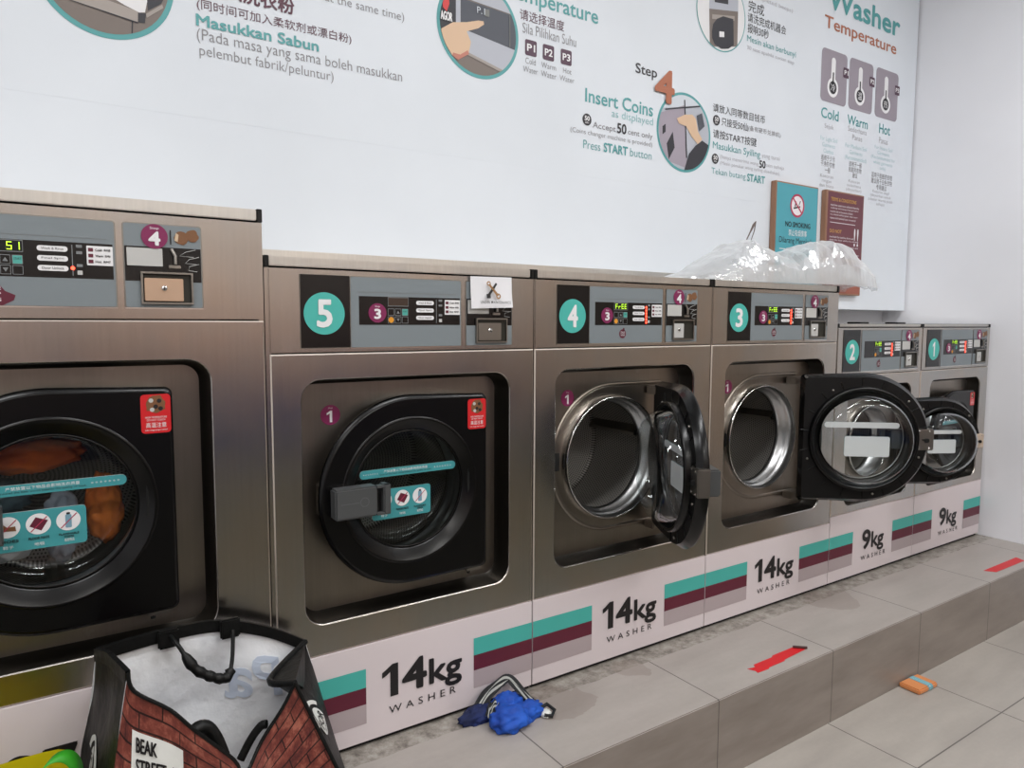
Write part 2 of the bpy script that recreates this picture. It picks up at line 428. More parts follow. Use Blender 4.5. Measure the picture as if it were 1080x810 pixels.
# ------------------------------------------------------------------ the instruction board on the wall
YB = .41
PIC = dict(pic_brown=(118,108,102), pic_steel=(160,152,146), pic_white=(226,226,228), pic_dark=(44,44,52), pic_light=(178,182,192),
           pic_slate=(74,78,88), skin=(214,182,152), skin_shadow=(190,124,108), logo_red=(204,60,60), pic_dim=(120,122,120), pic_pale=(205,212,220), pic_lilac=(160,152,164))
for k, c in PIC.items(): M(k, c, .5)
BT = M('board_teal', (84,158,160), .5); BTL = M('board_teal_light', (128,184,186), .5); BG = M('board_grey', (132,130,134), .5)
BGL = M('board_grey_light', (176,174,180), .5); BM = M('board_maroon', (86,44,62), .5); BK = M('board_black', (44,42,48), .5)
BB = M('board_brown', (172,104,76), .5); CARD = M('board_card', (150,142,152), .5); PB = M('board_purple', (80,52,72), .5)
SKYT = M('pale_teal', (176,208,212), .5)
board = empty('instruction_board', (0,0,0), 'large white instruction board with printed steps and lettering on the wall above the washers', 'board')
g = G(); g.box(-3.1, 3.348, YB, YB+.1, 1.081, 1.51795, BOARDM, .0002); g.box(-3.1, 3.348, YB, YB+.1, 1.51805, 2.92, BOARDM, .0002)
g.build('panel', board)
def clip(poly, cir):
    out = list(poly)
    n = len(cir)
    for i in range(n):
        a, b = cir[i], cir[(i+1) % n]; inp = out; out = []
        side = lambda p: (b[0]-a[0])*(p[1]-a[1])-(b[1]-a[1])*(p[0]-a[0])
        for k in range(len(inp)):
            p, q = inp[k-1], inp[k]; sp_, sq = side(p), side(q)
            if (sp_ >= 0) != (sq >= 0):
                tt = sp_/(sp_-sq); out.append((p[0]+(q[0]-p[0])*tt, p[1]+(q[1]-p[1])*tt))
            if sq >= 0: out.append(q)
        if not out: return []
    return out
for k, cx, cz, r, ring in ((1,-.232,1.8135,.146,.012), (2,.778,1.912,.147,.011), (4,1.692,1.735,.147,.010), (5,1.884,2.216,.143,.005)):
    g = G(); y = YB-.0008
    g.flat(circle(cx, cz, r, 72), y, BT, holes=[circle(cx, cz, r-ring, 72)])
    cir = circle(cx, cz, r-ring+.0005, 48)
    for i, (mn, poly) in enumerate(PHOTOS[k]):
        q = clip(poly, cir)
        if len(q) > 2: g.flat(q, y-.00025*(i+1), MATS[mn])
    if k == 2:
        g.text('AGOR', .642, .682, 1.910, 1.936, y-.004, WHITE, .03)
        g.text('P.1', .769, .797, 1.957, 1.976, y-.004, MATS['pic_pale'], .0)
    g.build('step_picture', board)
def btext(name, items):
    for it in items:
        g = G()
        s, m, x0, x1, z0, z1 = it[:6]; kw = it[6] if len(it) > 6 else {}
        g.text(s, x0, x1, z0, z1, YB-.0012, m, **kw)
        g.build(name, board)
B1 = dict(bold=.012); B2 = dict(bold=.028); B3 = dict(bold=.04); TH = dict(bold=-.008)
btext('detergent_text', [("(同时间可加入柔软剂或漂白粉)",BM,-0.035,0.364,1.777,1.806,B1), ("Masukkan Sabun",BT,-0.038,0.271,1.740,1.769,B2),
    ("(Pada masa yang sama boleh masukkan",BG,-0.037,0.517,1.699,1.735,TH), ("pelembut fabrik/peluntur)",BG,-0.032,0.311,1.663,1.696,TH),
    ("放入洗衣粉",BM,-.015,.207,1.820,1.862,B3), ("(Can add softener or bleach at the same time)",BG,-.10,.525,1.871,1.901,TH)])
btext('temperature_text', [("Temperature",BT,.868,1.256,2.018,2.082,B1), ("请选择温度",BM,.930,1.109,1.977,2.010,B1), ("Sila Pilihkan Suhu",BG,.941,1.160,1.938,1.970,TH),
    ("Cold\nWater",BG,0.944,1.002,1.818,1.864,dict(bold=-.008,align='CENTER')), ("Warm\nWater",BG,1.015,1.078,1.817,1.863,dict(bold=-.008,align='CENTER')), ("Hot\nWater",BG,1.092,1.154,1.818,1.862,dict(bold=-.008,align='CENTER'))])
for n_, x0 in (('P1',.951),('P2',1.022),('P3',1.096)):
    g = G()
    g.flat(rrect(x0, x0+.046, 1.872, 1.921, .006), YB-.001, PB); g.text(n_, x0+.007, x0+.039, 1.885, 1.908, YB-.0016, WHITE, bold=.03)
    g.build('button_icon', board)
btext('coin_text', [("Step",BK,1.434,1.542,1.897,1.943,B1), ("Insert Coins",BT,1.203,1.525,1.767,1.814,B1), ("as displayed",BTL,1.324,1.526,1.728,1.762,TH),
    ("Accept",BG,1.238,1.344,1.680,1.707), ("50",BK,1.350,1.395,1.684,1.720,B2), ("cent only",BG,1.403,1.525,1.681,1.707), ("(Coins changer machine is provided)",BG,1.140,1.524,1.654,1.675,TH),
    ("Press",BT,1.197,1.274,1.611,1.640,TH), ("START",BT,1.289,1.403,1.611,1.643,B2), ("button",BT,1.415,1.522,1.613,1.641,TH)])
g = G(); g.text('4', 1.526, 1.630, 1.825, 1.945, YB-.006, BB, bold=.036); g.build('step_number', board)
for (cx, cz) in ((1.212,1.709), (1.871,1.809), (1.870,1.661)):
    g = G(); g.flat(circle(cx, cz, .020, 32), YB-.001, BK); g.text('50', cx-.011, cx+.011, cz-.004, cz+.012, YB-.0016, WHITE, bold=.03); g.text('SEN', cx-.008, cx+.008, cz-.013, cz-.007, YB-.0016, WHITE); g.build('coin_icon', board)
btext('finish_text', [("(completed beeps)",BGL,2.055,2.33,2.318,2.338,TH), ("完成",BK,2.042,2.142,2.263,2.307,B1), ("请洗完成机器会",BK,2.040,2.289,2.222,2.258,B1), ("报响30秒",BK,2.042,2.176,2.180,2.217,B1),
    ("Mesin akan berbunyi",BT,2.040,2.362,2.138,2.170), ("30 saat apabila cucian siap",BGL,2.041,2.351,2.111,2.130,TH)])
btext('start_text', [("请放入同等数目钱币",BK,1.849,2.170,1.840,1.872,B1), ("只接受50仙",BK,1.901,2.062,1.794,1.826), ("(备有硬币兑换机)",BG,2.066,2.278,1.796,1.820),
    ("请按START按键",BK,1.853,2.120,1.740,1.774,B1), ("Masukkan Syiling",BT,1.854,2.147,1.691,1.727), ("yang tunai",BGL,2.158,2.277,1.698,1.720,TH),
    ("(hanya menerima wang",BGL,1.899,2.136,1.662,1.681,TH), ("50",BK,2.142,2.183,1.659,1.690,B2), ("sen sahaja",BGL,2.189,2.310,1.664,1.684,TH), ("(Mesin penukar wang syiling disediakan)",BGL,1.899,2.278,1.639,1.657,TH),
    ("Tekan butang",BT,1.850,2.058,1.594,1.625,TH), ("START",BT,2.067,2.183,1.596,1.627,B2)])
btext('washer_title', [("Washer",BT,2.580,3.177,2.402,2.500,dict(bold=.03)), ("Temperature",BB,2.560,3.153,2.301,2.371,B1)])
for n_, ch, x0, x1 in (('P1','冷',2.549,2.747), ('P2','温',2.766,2.963), ('P3','热',2.988,3.186)):
    g = G(); z0, z1 = 2.003, 2.231; cx = (x0+x1)/2-.008; y = YB-.001
    g.flat(rrect(x0, x1, z0, z1, .022), y, CARD)
    g.flat(circle(cx, z0+.068, .042, 36), y-.0004, WHITE); g.flat(rrect(cx-.016, cx+.016, z0+.08, z0+.198, .0155, 8), y-.0005, WHITE)
    g.flat(circle(cx, z0+.068, .028, 32), y-.0009, BK); g.flat(rrect(cx-.005, cx+.005, z0+.08, z0+.135, .0045), y-.0009, BK)
    g.text(ch, cx-.017, cx+.017, z0+.051, z0+.085, y-.0014, WHITE)
    g.flat(rrect(x1-.03, x1+.013, z0+.128, z0+.172, .005), y-.0010, PB); g.text(n_, x1-.024, x1+.007, z0+.140, z0+.161, y-.0015, WHITE, bold=.03)
    g.build('thermometer_card', board)
c_ = dict(bold=.0, align='CENTER'); ct = dict(bold=-.006, align='CENTER')
btext('temperature_notes', [("Cold",BT,2.560,2.695,1.930,1.976,B1), ("Warm",BT,2.765,2.934,1.931,1.975,B1), ("Hot",BT,3.034,3.132,1.930,1.977,B1),
    ("Sejuk",BGL,2.590,2.660,1.882,1.909,ct), ("Sederhana\nPanas",BGL,2.774,2.929,1.868,1.926,ct), ("Panas",BGL,3.038,3.116,1.884,1.912,ct),
    ("For Light Soil\nGarments\nClothes",SKYT,2.562,2.692,1.780,1.852,ct), ("For Medium Soil\nGarments\n(Recommended)",SKYT,2.757,2.936,1.769,1.846,ct), ("For Heavy Soil\nGarments\n(Recommended for\nwhite garments\nonly)",SKYT,2.976,3.190,1.755,1.870,ct),
    ("适用于少污\n干净的衣物\n一般",BG,2.572,2.679,1.693,1.771,c_), ("适用于一般\n肮脏的衣物\n建议",BG,2.793,2.899,1.695,1.769,c_), ("适用于肮脏的衣物\n建议用于白色衣物\n专用建议",BG,2.985,3.171,1.662,1.743,c_),
    ("Kotoran\nringan\ndan biasa",BGL,2.567,2.679,1.630,1.686,ct), ("Kotoran\nsederhana\n(disyorkan)",BGL,2.779,2.905,1.629,1.685,ct), ("Kotoran degil\n(disyorkan untuk\npakaian warna putih\nsahaja)",BGL,2.967,3.184,1.585,1.660,ct)])

# ------------------------------------------------------------------ the two framed notices
WOODF = M('notice_wood_edge', (150,112,88), .5); NT_TEAL = M('notice_teal', (72,158,172), .4); NT_MAR = M('notice_maroon', (104,50,60), .4)
PINKW = M('notice_pale', (232,226,230), .5); YEL = M('notice_gold', (198,150,84), .5); REDR = M('ban_red', (176,52,84), .5); SPECK = M('notice_copper', (150,84,66), .5)
s1 = empty('notice_sign', (2.376,.385,1.146), 'teal no smoking notice in a brown frame, lower half behind the plastic bag', 'sign')
g = G(); g.box(-.152, .152, 0, .024, 0, .468, WOODF, .002); g.build('frame', s1)
g = G(); y = -.0008
g.flat(rrect(-.143,.147,.008,.462,.001), y, NT_TEAL)
cx, cz = 0., .375
g.flat(circle(cx, cz, .048, 40), y-.0004, PINKW)
g.flat(circle(cx, cz, .050, 40), y-.0010, REDR, holes=[circle(cx, cz, .041, 40)])
g.flat([(-.033,cz+.026),(-.028,cz+.032),(.034,cz-.026),(.029,cz-.032)], y-.0012, REDR)
g.flat([(-.026,cz-.016),(.020,cz-.006),(.020,cz+.001),(-.026,cz-.009)], y-.0008, INK)
g.flat([(-.020,cz-.006),(-.012,cz-.004),(-.008,cz+.018),(-.014,cz+.018)], y-.0009, INK); g.flat([(.008,cz+.002),(.013,cz+.004),(.024,cz+.022),(.018,cz+.022)], y-.0009, INK)
g.text('NO SMOKING', -.080,.098,.282,.305, y-.0005, INK, bold=.02); g.text('禁止吸烟情事', -.055,.075,.245,.272, y-.0005, WHITE, bold=.02)
g.text('Dilarang Merokok', -.118,.118,.205,.238, y-.0005, INK, bold=.0)
g.flat([(-.115,.185),(.125,.185),(.125,.188),(-.115,.188)], y-.0005, WHITE)
g.text('PLEASE KEEP\nTHIS AREA\nCLEAN', -.12,.05,.075,.168, y-.0005, INK, bold=.02)
g.build('notice_face', s1)
s2 = empty('notice_sign', (2.740,.385,1.146), 'maroon notice with a double exclamation mark, hanging right of the teal one', 'sign')
g = G(); g.box(-.152, .152, 0, .024, 0, .468, WOODF, .002); g.build('frame', s2)
g = G()
g.flat(rrect(-.138,.147,.008,.462,.001), y, NT_MAR); g.flat(rrect(-.138,.147,.008,.055,.001), y-.0004, SPECK)
g.text('TERMS & CONDITIONS', -.118,.085,.422,.438, y-.0006, YEL, bold=.02)
for k in range(5): g.text(('machine users are advised that the','washing and drying of all garments','is at the risk of the owner of them','no refund will be given after start','items left behind are removed')[k], -.118, (.11,.105,.06,.10,.085)[k], .400-.0145*k, .409-.0145*k, y-.0006, PINKW)
g.flat([(-.118,.325),(.085,.325),(.085,.3275),(-.118,.3275)], y-.0006, PINKW)
g.text('DO NOT', -.118,-.025,.280,.296, y-.0006, YEL, bold=.02); g.text('!!', .078,.115,.228,.310, y-.0006, WHITE)
for k in range(5): g.text(('overload the machine drum and','open the door while it is running','leave','put any shoes or floor mats and','rubber items in the drum')[k], -.118, (.075,.115,-.09,.115,.06)[k], .258-.0145*k, .267-.0145*k, y-.0006, PINKW)
g.flat([(-.118,.185),(.125,.185),(.125,.1875),(-.118,.1875)], y-.0006, PINKW)
g.text('WARNING', 0.01,.10,.150,.164, y-.0006, YEL, bold=.02)
for k in range(5): g.text('never leave children unattended near', -.118, .10-.015*(k%3), .132-.016*k, .141-.016*k, y-.0006, PINKW)
g.build('notice_face', s2)
# ------------------------------------------------------------------ washers
DEPTH = .383
def ellipse_noise(cx, cz, r, n, amp, seed):
    return [(cx+r*(1+amp*noise.noise(Vector((3*cos(2*pi*k/n), 3*sin(2*pi*k/n), seed))))*cos(2*pi*k/n), cz+r*(1+amp*noise.noise(Vector((3*cos(2*pi*k/n), 3*sin(2*pi*k/n), seed+5))))*sin(2*pi*k/n)) for k in range(n)]

def build_machine(P):
    lm = P.get('lm', .003); W = P['W']; zp = P['zp']; zc = P['zc']; zt = P['zt']; lid = P['lid']; xr, z0 = P['ctl']
    rx0, rx1, rz0, rz1 = P['rec']; dcx, dcz = P['dc']; s = P['s']
    root = empty('washing_machine', (P['X0'], 0, 0), P['label'], 'washer', 'stainless coin washers in a row')
    # cabinet: side, back and inner walls
    g = G()
    g.box(.001, .012, .003, DEPTH, .012, zt, STEEL); g.box(W-.012, W-.001, .003, DEPTH, .012, zt, STEEL)
    g.box(.012, W-.012, DEPTH-.008, DEPTH, .012, zt, STEELD); g.box(.012, W-.012, .003, DEPTH-.008, zt-.01, zt, STEEL)
    g.box(.012, W-.012, .012, DEPTH-.008, zc-.02, zc-.012, DARKGAP)
    g.box(.004, W-.004, .010, DEPTH-.01, 0, .030, DARKGAP)
    g.build('cabinet', root)
    # lower front with the pressed-in door recess
    g = G(); e = .0028; d = P.get('depth', .055)
    R = P.get('rr', .045)
    out = rrect(lm, W-.002, zp+.0015, zc-.0018, .0015, 2)
    inn = [(W-.002-e if p[0] > W/2 else lm+e, zc-.0018-e if p[1] > (zp+zc)/2 else zp+.0015+e) for p in out]
    rec = rrect(rx0, rx1, rz0, rz1, R, 8); big = rrect(rx0-.003, rx1+.003, rz0-.003, rz1+.003, R+.003, 8)
    g.flat([(lm+e, zp+.0015+e), (W-.002-e, zp+.0015+e), (W-.002-e, zc-.0018-e), (lm+e, zc-.0018-e)], 0, STEEL, holes=[big])
    g.strip([[(p[0], 0, p[1]) for p in [(lm+e, zp+.0015+e), (W-.002-e, zp+.0015+e), (W-.002-e, zc-.0018-e), (lm+e, zc-.0018-e)]],
             [(p[0], e, p[1]) for p in [(lm, zp+.0015), (W-.002, zp+.0015), (W-.002, zc-.0018), (lm, zc-.0018)]],
             [(p[0], .02, p[1]) for p in [(lm, zp+.0015), (W-.002, zp+.0015), (W-.002, zc-.0018), (lm, zc-.0018)]]], EDGE)
    rec2 = rrect(rx0+.005, rx1-.005, rz0+.005, rz1-.005, R-.005, 8)
    rec3 = rrect(rx0+.012, rx1-.012, rz0+.012, rz1-.012, R-.012, 8)
    g.strip([[(p[0], 0, p[1]) for p in big], [(p[0], .001, p[1]) for p in rrect(rx0-.001, rx1+.001, rz0-.001, rz1+.001, R+.001, 8)], [(p[0], .004, p[1]) for p in rec]], STEEL, smooth=True, flip=True)
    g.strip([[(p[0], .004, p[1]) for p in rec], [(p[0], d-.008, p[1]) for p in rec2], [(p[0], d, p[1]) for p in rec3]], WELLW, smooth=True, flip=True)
    ro = .186*s
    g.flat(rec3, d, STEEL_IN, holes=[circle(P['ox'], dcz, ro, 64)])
    # drawn relief circle round the opening
    if P['open'] is not None:
        loops = []
        for (rr_, yy_) in ((.224*s, d-.0002), (.221*s, d-.003), (.215*s, d-.003), (.212*s, d-.0002)):
            loops.append([(P['ox']+.205*s, yy_, dcz+rr_), (P['ox']+.10*s, yy_, dcz+rr_)]+[(P['ox']+rr_*cos(radians(a_)), yy_, dcz+rr_*sin(radians(a_))) for a_ in range(90, 271, 5)]+[(P['ox']+.10*s, yy_, dcz-rr_), (P['ox']+.205*s, yy_, dcz-rr_)])
        g.strip(loops, STEEL_IN, closed=False, smooth=True)
    g.build('front_panel', root)
    # drum opening and drum
    g = G()
    g.revolve([(ro+.002, d+.001), (ro+.001, d-.010), (ro-.002, d-.022), (ro-.004, d-.024), (ro-.006, d-.022)], P['ox'], dcz, CHROME if P['open'] is not None else RINGM)  # duller metal behind closed doors, standing in for the dim drum's shade
    g.revolve([(ro-.006, d-.022), (ro-.008, d-.010), (ro-.009, d+.004), (ro-.013*s, d+.006), (ro-.013*s, d+.012), (ro-.015*s, d+.014), (ro-.016*s, d+.030), (ro-.020*s, d+.032), (ro-.021*s, d+.046)], P['ox'], dcz, RINGM)
    g.revolve([(ro-.021*s, d+.045), (ro-.022*s, d+.047), (ro-.018*s, d+.050)], P['ox'], dcz, BLACKM)
    g.build('door_ring', root)
    g = G(); rd = .205*s; y0 = d+.054; y1 = DEPTH-.012
    g.revolve([(ro-.018*s, 0), (rd*.96, .004), (rd, .014), (rd, y1-y0-.012), (rd-.01, y1-y0-.002), (.001, y1-y0)], 0, 0, DRUM)
    for k in range(3):   # lifter ribs
        a = P.get('rib', 4.1)+2*pi*k/3
        w_ = .09
        pts = [(rd*cos(a-w_), rd*sin(a-w_)), (rd*.84*cos(a-w_*.35), rd*.84*sin(a-w_*.35)), (rd*.84*cos(a+w_*.35), rd*.84*sin(a+w_*.35)), (rd*cos(a+w_), rd*sin(a+w_))]
        g.strip([[(p[0], .02, p[1]) for p in pts], [(p[0], y1-y0-.02, p[1]) for p in pts]], STEELD, closed=False)
    g.build('drum', root, loc=(P['ox'], y0, dcz))
    # upper control housing front
    g = G()
    # pocket positions
    cp = rrect(xr-.285, xr, z0, z0+.1585, .005, 3)
    npn = None
    if P['num']: x_n0, x_n1 = xr+P['numx'][0], xr+P['numx'][1]
    g.box(lm, W-.002, .0, .02, zc+.0012, zt, STEEL, .0018)
    g.build('control_housing', root)
    # control panel : grey plate set in a bright frame
    def framed(x0, x1, mat_):
        g.flat(rrect(x0-.0025, x1+.0025, z0-.0035, z0+.1605, .006, 3), -.0006, STEELD)
        g.flat(rrect(x0-.0020, x1+.0020, z0-.0034, z0-.0008, .0012, 2), -.0010, CHROME)
        g.flat(rrect(x0, x1, z0, z0+.1585, .004, 3), -.0012, mat_)
    if P['num']:
        g = G(); g.flat(rrect(x_n0-.002, x_n1+.001, z0-.001, z0+.1605, .002, 2), -.0008, STEELD); g.flat(rrect(x_n0, x_n1, z0+.0005, z0+.160, .001, 2), -.0016, PANELBLK)
        cx, cz, r = xr+P['discx'], z0+.0757, .0465
        g.flat(circle(cx, cz, r, 48), -.0022, TEAL)
        if P['num'] == '1': g.one(cx-.012, cx+.007, cz-.031, cz+.031, -.0028, WHITE, .48)
        else: g.text(P['num'], cx-(.018 if P['num'] != '1' else .011), cx+(.018 if P['num'] != '1' else .009), cz-.031, cz+.031, -.0028, WHITE, bold=.03)
        g.build('number_plate', root)
    g = G(); framed(xr-.285, xr, GREYP)
    dx0, dx1, dz0, dz1 = xr-.2655, xr-.003, z0+.051, z0+.116
    g.flat([(dx0-.003, dz1+.0085), (dx1-.01, dz1+.0085), (dx1-.01, dz1+.0095), (dx0-.003, dz1+.0095)], -.0016, BTN)
    g.flat([(dx0, dz0), (dx1, dz0), (dx1, dz1), (dx0, dz1)], -.0016, PANELBLK)
    w = dx1-dx0; h = dz1-dz0; U = lambda u: dx0+u*w; V = lambda v: dz0+v*h
    y = -.0022
    # display window and digits
    g.flat(rrect(U(.268), U(.468), V(.66), V(.99), .001, 2), y, BTN); g.flat(rrect(U(.272), U(.464), V(.685), V(.965), .001, 2), y-.0003, SEGOFF if P['disp'] is None else DARKGAP)
    seven = {'F':'afeg','r':'eg','E':'afged','5':'afgcd','1':'bc'}
    if P['disp']:
        n_ = 4; cw = (U(.46)-U(.285))/4
        for i, ch in enumerate(P['disp']):
            if ch not in seven: continue
            bx = U(.285)+i*cw; a0, a1 = bx+cw*.1, bx+cw*.78; b0, b1 = V(.72), V(.93); bm_ = (b0+b1)/2; t_ = .0013
            seg = dict(a=(a0,a1,b1-t_,b1), d=(a0,a1,b0,b0+t_), g=(a0,a1,bm_-t_/2,bm_+t_/2), f=(a0,a0+t_,bm_,b1), e=(a0,a0+t_,b0,bm_), b=(a1-t_,a1,bm_,b1), c=(a1-t_,a1,b0,bm_))
            for q in seven[ch]:
                c4 = seg[q]; g.flat([(c4[0],c4[2]),(c4[1],c4[2]),(c4[1],c4[3]),(c4[0],c4[3])], y-.0008, SEGON)
    for i in range(3):
        for j in range(2):
            u0 = .268+.068*i; v0 = (.33, .05)[j]
            fill = PANELBLK
            if (i, j) == (2, 0): fill = MATS['button_teal']
            g.flat(rrect(U(u0), U(u0+.060), V(v0), V(v0+.25), .0008, 2), y, BTN)
            g.flat(rrect(U(u0+.004), U(u0+.056), V(v0+.018), V(v0+.232), .0006, 2), y-.0003, fill)
            if (i, j) == (0, 1): g.flat(circle(U(u0+.03), V(v0+.125), .0068, 20), y-.0006, ORANGE)
            if i == 1:
                zz = [(U(u0+.014), V(v0+.07)), (U(u0+.046), V(v0+.07)), (U(u0+.03), V(v0+.18))]
                if j: zz = [(a, 2*V(v0+.125)-b) for a, b in zz]
                g.flat(zz, y-.0006, BTN)
            if (i, j) == (2, 0): g.text('START', U(u0+.010), U(u0+.050), V(v0+.12), V(v0+.18), y-.0006, INK)
    for k, v0 in enumerate((.80, .53, .26)):
        g.flat(rrect(U(.545), U(.725), V(v0-.075), V(v0+.075), .0046, 5), y, WHITE)
        g.text(('Wash & Rinse','Final Spin','Door Unlock')[k], U(.57), U(.70), V(v0-.03), V(v0+.035), y-.0004, INK)
    g.flat([(U(.748), V(.07)), (U(.754), V(.07)), (U(.754), V(.93)), (U(.748), V(.93))], y, BTN)
    for v0 in (.90, .72, .36): g.flat(rrect(U(.775), U(.812), V(v0-.04), V(v0+.04), .0008, 2), y, BTN); 
    g.flat(rrect(U(.778), U(.809), V(.1), V(.22), .0008, 2), y, LABELGREY)
    g.flat(rrect(U(.838) if P['num'] else U(.826), U(1.0), V(.38), V(.93), .001, 2), y, WHITE)
    for k, v0 in enumerate((.82, .655, .49)):
        g.flat(rrect(U(.848), U(.878), V(v0-.05), V(v0+.05), .0005, 2), y-.0004, MAROON)
        g.text(('Cold  RM5','Warm  RM6','Hot  RM7')[k], U(.890), U(.985), V(v0-.03), V(v0+.03), y-.0004, INK, bold=.02)
    g.build('control_panel', root)
    g = G()
    for v0 in P['leds']: g.flat(circle(U(.751), V(v0), .0034, 12), y-.001, LEDRED)
    if P['leds']: g.build('indicator_light', root)
    if P['disc3']:
        g = G(); cx, cz = U(.168), V(.42); g.flat(circle(cx, cz, .0222, 36), y-.0006, PURPLE)
        g.text('3', cx-.0085, cx+.0085, cz-.014, cz+.0095, y-.0012, WHITE, bold=.04); g.text('Step', cx-.006, cx+.006, cz+.012, cz+.017, y-.0012, PINKW)
        g.build('step_sticker', root)
    if P['lowdot'] == 1:
        g = G(); cx, cz = U(.40), z0+.026; g.flat(circle(cx, cz, .013, 28), -.0018, MAROON); g.flat(rrect(cx+.001, cx+.007, cz+.009, cz+.017, .001, 2), -.0018, MAROON)
        for q in (-.005, 0, .005): g.text('PRESS', cx-.008, cx+.008, cz+q-.0013, cz+q+.0013, -.0024, PINKW, bold=.02)
        g.build('round_sticker', root)
    elif P['lowdot'] == 2:
        g = G(); cx, cz = xr-.186, z0+.022
        g.flat([(cx-.03, cz+.02), (cx-.03, cz-.021), (cx+.01, cz-.022), (cx+.026, cz-.013), (cx+.029, cz-.004), (cx+.014, cz+.003), (cx+.002, cz+.020), (cx-.01, cz+.026)], -.0018, MAROON)
        for q, tx in ((.008, 'CHOOSE'), (-.002, 'TEMP'), (-.012, 'PRESS')): g.text(tx, cx-.018, cx+.008, cz+q-.003, cz+q+.003, -.0024, PINKW, bold=.02)
        g.build('round_sticker', root)
    # coin unit
    g = G(); c0 = xr+P['cgap']; c1 = c0+.136
    framed(c0, c1, GREYP)
    X = lambda a: c0+a
    g.flat([(c0+.0005, z0+.050), (c1-.0005, z0+.050), (c1-.0005, z0+.116), (c0+.0005, z0+.116)], -.0016, PANELBLK)
    g.flat(rrect(X(.004), X(.066), z0+.079, z0+.113, .001, 2), y, LABELGREY)
    for (a, b, cc) in ((.126, .102, .0), (.132, .088, .004), (.132, .074, .010)):   # outline of the hand drawing
        g.tube([(X(a), -.003, z0+b+.012), (X(a-.018), -.003, z0+b+.007), (X(a-.030+cc), -.003, z0+b-.001), (X(a-.004), -.003, z0+b-.003)], .0007, LABELGREY, n=4)
    g.tube([(X(.082), -.004, z0+.113), (X(.088), -.007, z0+.100), (X(.088), -.007, z0+.084)], .0035, STEELD, n=6)
    g.box(X(.076), X(.098), -.006, -.001, z0+.076, z0+.082, STEELD, .001)
    # coin picture
    if P['coinpic']:
        g.flat([p for p in ellipse_noise(X(.100), z0+.136, .013, 16, .5, 3)], y, BROWNPIC); g.flat(ellipse_noise(X(.121), z0+.141, .012, 16, .5, 9), y-.0002, BROWNPIC)
        g.flat([(X(.088), z0+.130), (X(.094), z0+.128), (X(.096), z0+.142), (X(.091), z0+.145)], y-.0003, PALEPIC)
        g.flat([(X(.080), z0+.122), (X(.0825), z0+.122), (X(.0825), z0+.150), (X(.080), z0+.150)], y-.0003, INK)
    g.build('coin_panel', root)
    g = G()
    a0, a1, b0, b1 = X(.026), X(.119), z0+.006, z0+.068
    if P['plate_full']: pl = (a0+.006, a1-.018)
    else: pl = (a0+.004, a0+.048)
    o = [(a0, b0), (a1, b0), (a1, b1), (a0, b1)]; i_ = [(a0+.0035, b0+.0035), (a1-.0035, b0+.0035), (a1-.0035, b1-.0035), (a0+.0035, b1-.0035)]
    g.strip([[(p[0], -.0012, p[1]) for p in o], [(p[0], -.008, p[1]) for p in o], [(p[0], -.008, p[1]) for p in i_], [(p[0], -.0018, p[1]) for p in i_]], STEELD)
    g.flat(i_, -.0019, MATS['coin_well_shadow'])  # flat dark backing: the coin recess's deep shadow put into the colour
    g.box(pl[0], pl[1], -.0065, -.002, b0+.006, b1-.012, P.get('coinm', LABELGREY), .001)
    g.revolve([(.0055, -.0067), (.0048, -.0095), (.001, -.0095)], (pl[0]+pl[1])/2, (b0+b1)/2, CHROME, n=16); g.flat([((pl[0]+pl[1])/2-.001, (b0+b1)/2-.004), ((pl[0]+pl[1])/2+.001, (b0+b1)/2-.004), ((pl[0]+pl[1])/2+.001, (b0+b1)/2+.004), ((pl[0]+pl[1])/2-.001, (b0+b1)/2+.004)], -.0098, INK)
    g.build('coin_box', root)
    if P['disc4']:
        g = G(); cx, cz = X(.053), z0+.136; g.flat(circle(cx, cz, .0235, 36), y-.0008, PURPLE)
        g.text('4', cx-.011, cx+.010, cz-.0175, cz+.0095, y-.0014, WHITE, bold=.045); g.text('Step', cx-.008, cx+.008, cz+.012, cz+.018, y-.0014, PINKW)
        g.build('step_sticker', root)
    if P['disc1']:
        g = G(); cx, cz = rx0+.083*min(1, s*1.0)+P.get('d1x', 0), rz1-.086; yy = d-.001
        g.flat(circle(cx, cz, .0235, 36), yy, PURPLE); g.one(cx-.009, cx+.004, cz-.017, cz+.010, yy-.0006, WHITE, .46); g.text('Step', cx-.005, cx+.005, cz+.014, cz+.018, yy-.0006, PINKW)
        g.build('step_sticker', root)
    # lid with black corner caps
    g = G(); g.box(.011 if P['capL'] else .0015, W-.011, .003, .375, zt+.0045, lid, LIDM, .0015); g.box(.003, W-.003, .012, .37, zt-.001, zt+.005, DARKGAP); g.build('lid', root)
    for on_, x0, x1 in ((P['capL'], .0005, .0108), (P['capR'], W-.0108, W-.0005)):
        if on_: g = G(); g.box(x0, x1, -.0005, .35, zt+.001, lid+.001, BLACKM, .001); g.build('corner_cap', root)
    if P.get('vent'):
        g = G(); vx = P['vent']; g.box(vx, vx+.07, .16, .22, lid, lid+.008, BLACKM, .002); g.build('vent_cover', root)
    # white base panel with stripes
    g = G(); g.box(.002, W-.0015, -.0004, .012, .012, zp, WHITEP, .001); y = -.0012
    sc = P['pscale']
    for (x0, x1) in P['stripes']:
        for (c0_, c1_, m) in ((.1465, .1925, TEAL), (.1055, .1465, MAROON), (.0575, .1055, BANDGREY)):
            g.flat([(x0, c0_*sc), (x1, c0_*sc), (x1, c1_*sc), (x0, c1_*sc)], y, m)
    k0, k1, k2 = P['kgx']
